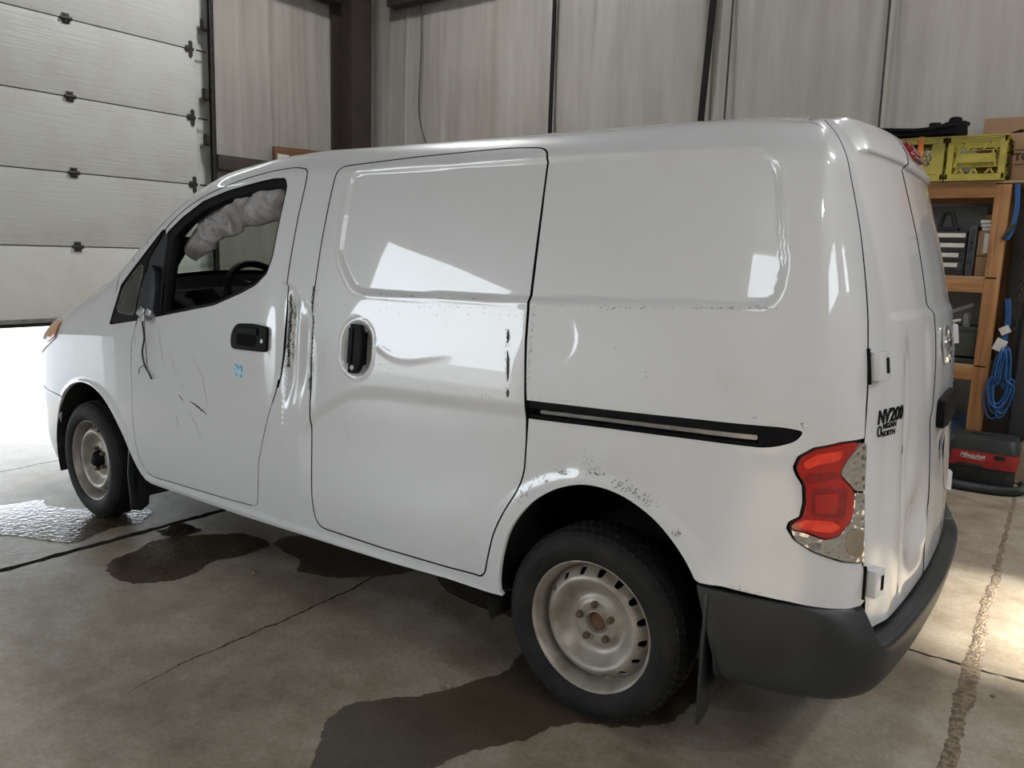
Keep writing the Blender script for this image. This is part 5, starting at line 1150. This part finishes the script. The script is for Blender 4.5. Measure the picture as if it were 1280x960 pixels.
# --- wet and dry vacuum with its hose
vc = thing('shop_vacuum', (-.66, -3.12, 0), 'red and black portable shop vacuum with hose on the floor', 'vacuum')
def rbox(lo, hi, r, n=5, taper=0):
    c = ((lo[0]+hi[0])/2, (lo[1]+hi[1])/2); a, b = (hi[0]-lo[0])/2, (hi[1]-lo[1])/2; o = MB()
    o.v = []; pl = [fillet([(-a+t,-b+t),(a-t,-b+t),(a-t,b-t),(-a+t,b-t)], r, n) for t in (0, taper)]
    m_ = len(pl[0]); o.v = [(c[0]+p[0], c[1]+p[1], lo[2]) for p in pl[0]]+[(c[0]+p[0], c[1]+p[1], hi[2]) for p in pl[1]]
    o.f = [tuple(range(m_))[::-1], tuple(range(m_, 2*m_))]+[(i, (i+1) % m_, (i+1) % m_+m_, i+m_) for i in range(m_)]; return o
vx0, vx1, vy0, vy1 = -.870, -.455, -3.28, -2.985
rbox((vx0+.015,vy0+.015,.005), (vx1-.015,vy1-.015,.155), .05).build('tank', MT['vac_black'], vc, bevel=.008)
rbox((vx0,vy0,.150), (vx1,vy1,.262), .05).build('red_shell', MT['vac_red'], vc, bevel=.006)
rbox((vx0-.004,vy0-.004,.250), (vx1+.004,vy1+.004,.340), .05, taper=.022).build('lid', MT['vac_grey'], vc, bevel=.010)
MB().box((-.72,-3.17,.338), (-.58,-3.12,.349)).build('carry_handle', MT['vac_black'], vc, bevel=.004)
MB().box((-.50,vy1-.012,.18), (-.445,vy1+.006,.300)).build('hose_clip', MT['vac_black'], vc, bevel=.006)
MB().box((-.80,vy1-.004,.213), (-.742,vy1+.004,.243)).build('latch', MT['vac_black'], vc, bevel=.003)
MB().prism([(-.70,.150),(-.52,.150),(-.55,.170),(-.67,.170)], vy1-.004, vy1+.003, 'xz').build('grip_recess', MT['vac_black'], vc, bevel=.002)
text('lettering', 'Milwaukee', .040, facing((-.620, vy1+.0015, .222)), MT['whiteplastic'], vc, .0008, .25, sx=.82, bold=.0006)
MB().prism([(-.69,.196),(-.56,.206),(-.56,.208),(-.66,.203)], vy1, vy1+.0015, 'xz').build('swoosh', MT['whiteplastic'], vc)
hp_ = smooth_path([(-.44,-3.00,.20),(-.40,-2.95,.13),(-.45,-2.93,.055),(-.55,-2.925,.034),(-.68,-2.93,.03),(-.80,-2.95,.03),(-.88,-3.0,.03),(-.912,-3.08,.03),(-.915,-3.16,.03),(-.905,-3.22,.03)], 220)
MB().tube(hp_, [.027+.003*(i % 2) for i in range(len(hp_))], 12).build('hose', MT['vac_grey'], vc, smooth=True)
# --- cloth bag slumped behind the vacuum
V = []; n1, n2 = 40, 24
for i in range(n1):
    for j in range(n2):
        a = 2*math.pi*i/n1; t = j/(n2-1); r0 = math.cos(math.pi/2*t)**.6
        wob = 1+.07*math.sin(3*a+5*t)+.04*math.sin(11*a+9*t)+.03*rs.randn()*.4
        V.append((-1.02+.24*r0*math.cos(a)*wob, -3.40+.085*r0*math.sin(a)*wob, max(.002, .37*t*(1+.12*math.cos(a-.3))+.012*math.sin(9*a+14*t))))
tag(mesh('cloth_sack', V, [(i*n2+j, ((i+1) % n1)*n2+j, ((i+1) % n1)*n2+j+1, i*n2+j+1) for i in range(n1) for j in range(n2-1)], MT['burlap']), 'beige cloth sack slumped on the floor behind the vacuum', 'sack')
# --- blue cord coil hanging on the post
rc = thing('cord_coil', (-.66, -3.33, .6), 'coil of blue cord hanging on the timber post', 'cord')
rr_ = np.random.RandomState(9)
for k in range(9):
    cx = -.675-.006*k+rr_.randn()*.012; w_ = .045+.045*rr_.rand(); zb = .40+.14*rr_.rand(); zt = .86+.05*rr_.rand(); y_ = -3.335+.006*(k % 5)
    pts = [(cx+w_*math.cos(a)*(1 if math.sin(a) < 0 else .45), y_+.004*math.sin(3*a), (zb+zt)/2+(zt-zb)/2*math.sin(a)) for a in np.linspace(0, 2*math.pi, 40, endpoint=False)]
    MB().tube(pts, .0055, 6, closed=True).build('cord_loop', MT['rope'], rc, smooth=True)
for k in range(3):
    MB().tube(smooth_path([(-.640-.010*k,-3.335,1.955),(-.655-.008*k,-3.335,1.80),(-.640-.010*k,-3.335,1.66),(-.625-.006*k,-3.336,1.60)]), .0055, 6).build('cord_strand', MT['rope'], rc, smooth=True)
    MB().tube(smooth_path([(-.665-.012*k,-3.335,1.22),(-.685-.01*k,-3.335,1.08),(-.670-.012*k,-3.335,.86)]), .0055, 6).build('cord_strand', MT['rope'], rc, smooth=True)
MB().box((-.70,-3.332,.875), (-.635,-3.322,.955), Matrix.Rotation(R(-22), 3, 'Y')).build('paper_tag', MT['paper'], rc); MB().box((-.715,-3.330,.99), (-.655,-3.322,1.04), Matrix.Rotation(R(30), 3, 'Y')).build('paper_tag', MT['paper'], rc)
MB().tube([(-.605,-3.340,1.60),(-.66,-3.335,1.70)], [.012, .018], 8).build('cord_plug', MT['case'], rc, smooth=True)
# --- dark locker, chain and coat right of the shelf
lk = thing('steel_locker', (-1.1, -3.7, 0), 'tall black steel locker right of the timber shelf', 'locker')
MB().box((-1.55,-3.94,0), (-.76,-3.52,1.84)).build('carcass', MT['case'], lk, bevel=.006); MB().box((-1.54,-3.522,.03), (-.77,-3.508,1.82)).build('door', MT['case_grey'], lk, bevel=.004)
ch = thing('hanging_chain', (-.735, -3.40, 1.0), 'dark steel chain hanging beside the blue cord', 'chain')
for k in range(24):
    z = 1.86-.036*k; b = MB().tube([(-.735+(.011*math.cos(a) if k % 2 else 0), -3.44+(0 if k % 2 else .011*math.cos(a)), z+.022*math.sin(a)) for a in np.linspace(0, 2*math.pi, 14, endpoint=False)], .0045, 5, closed=True); b.build('chain_link', MT['darkmetal'], ch, smooth=True)
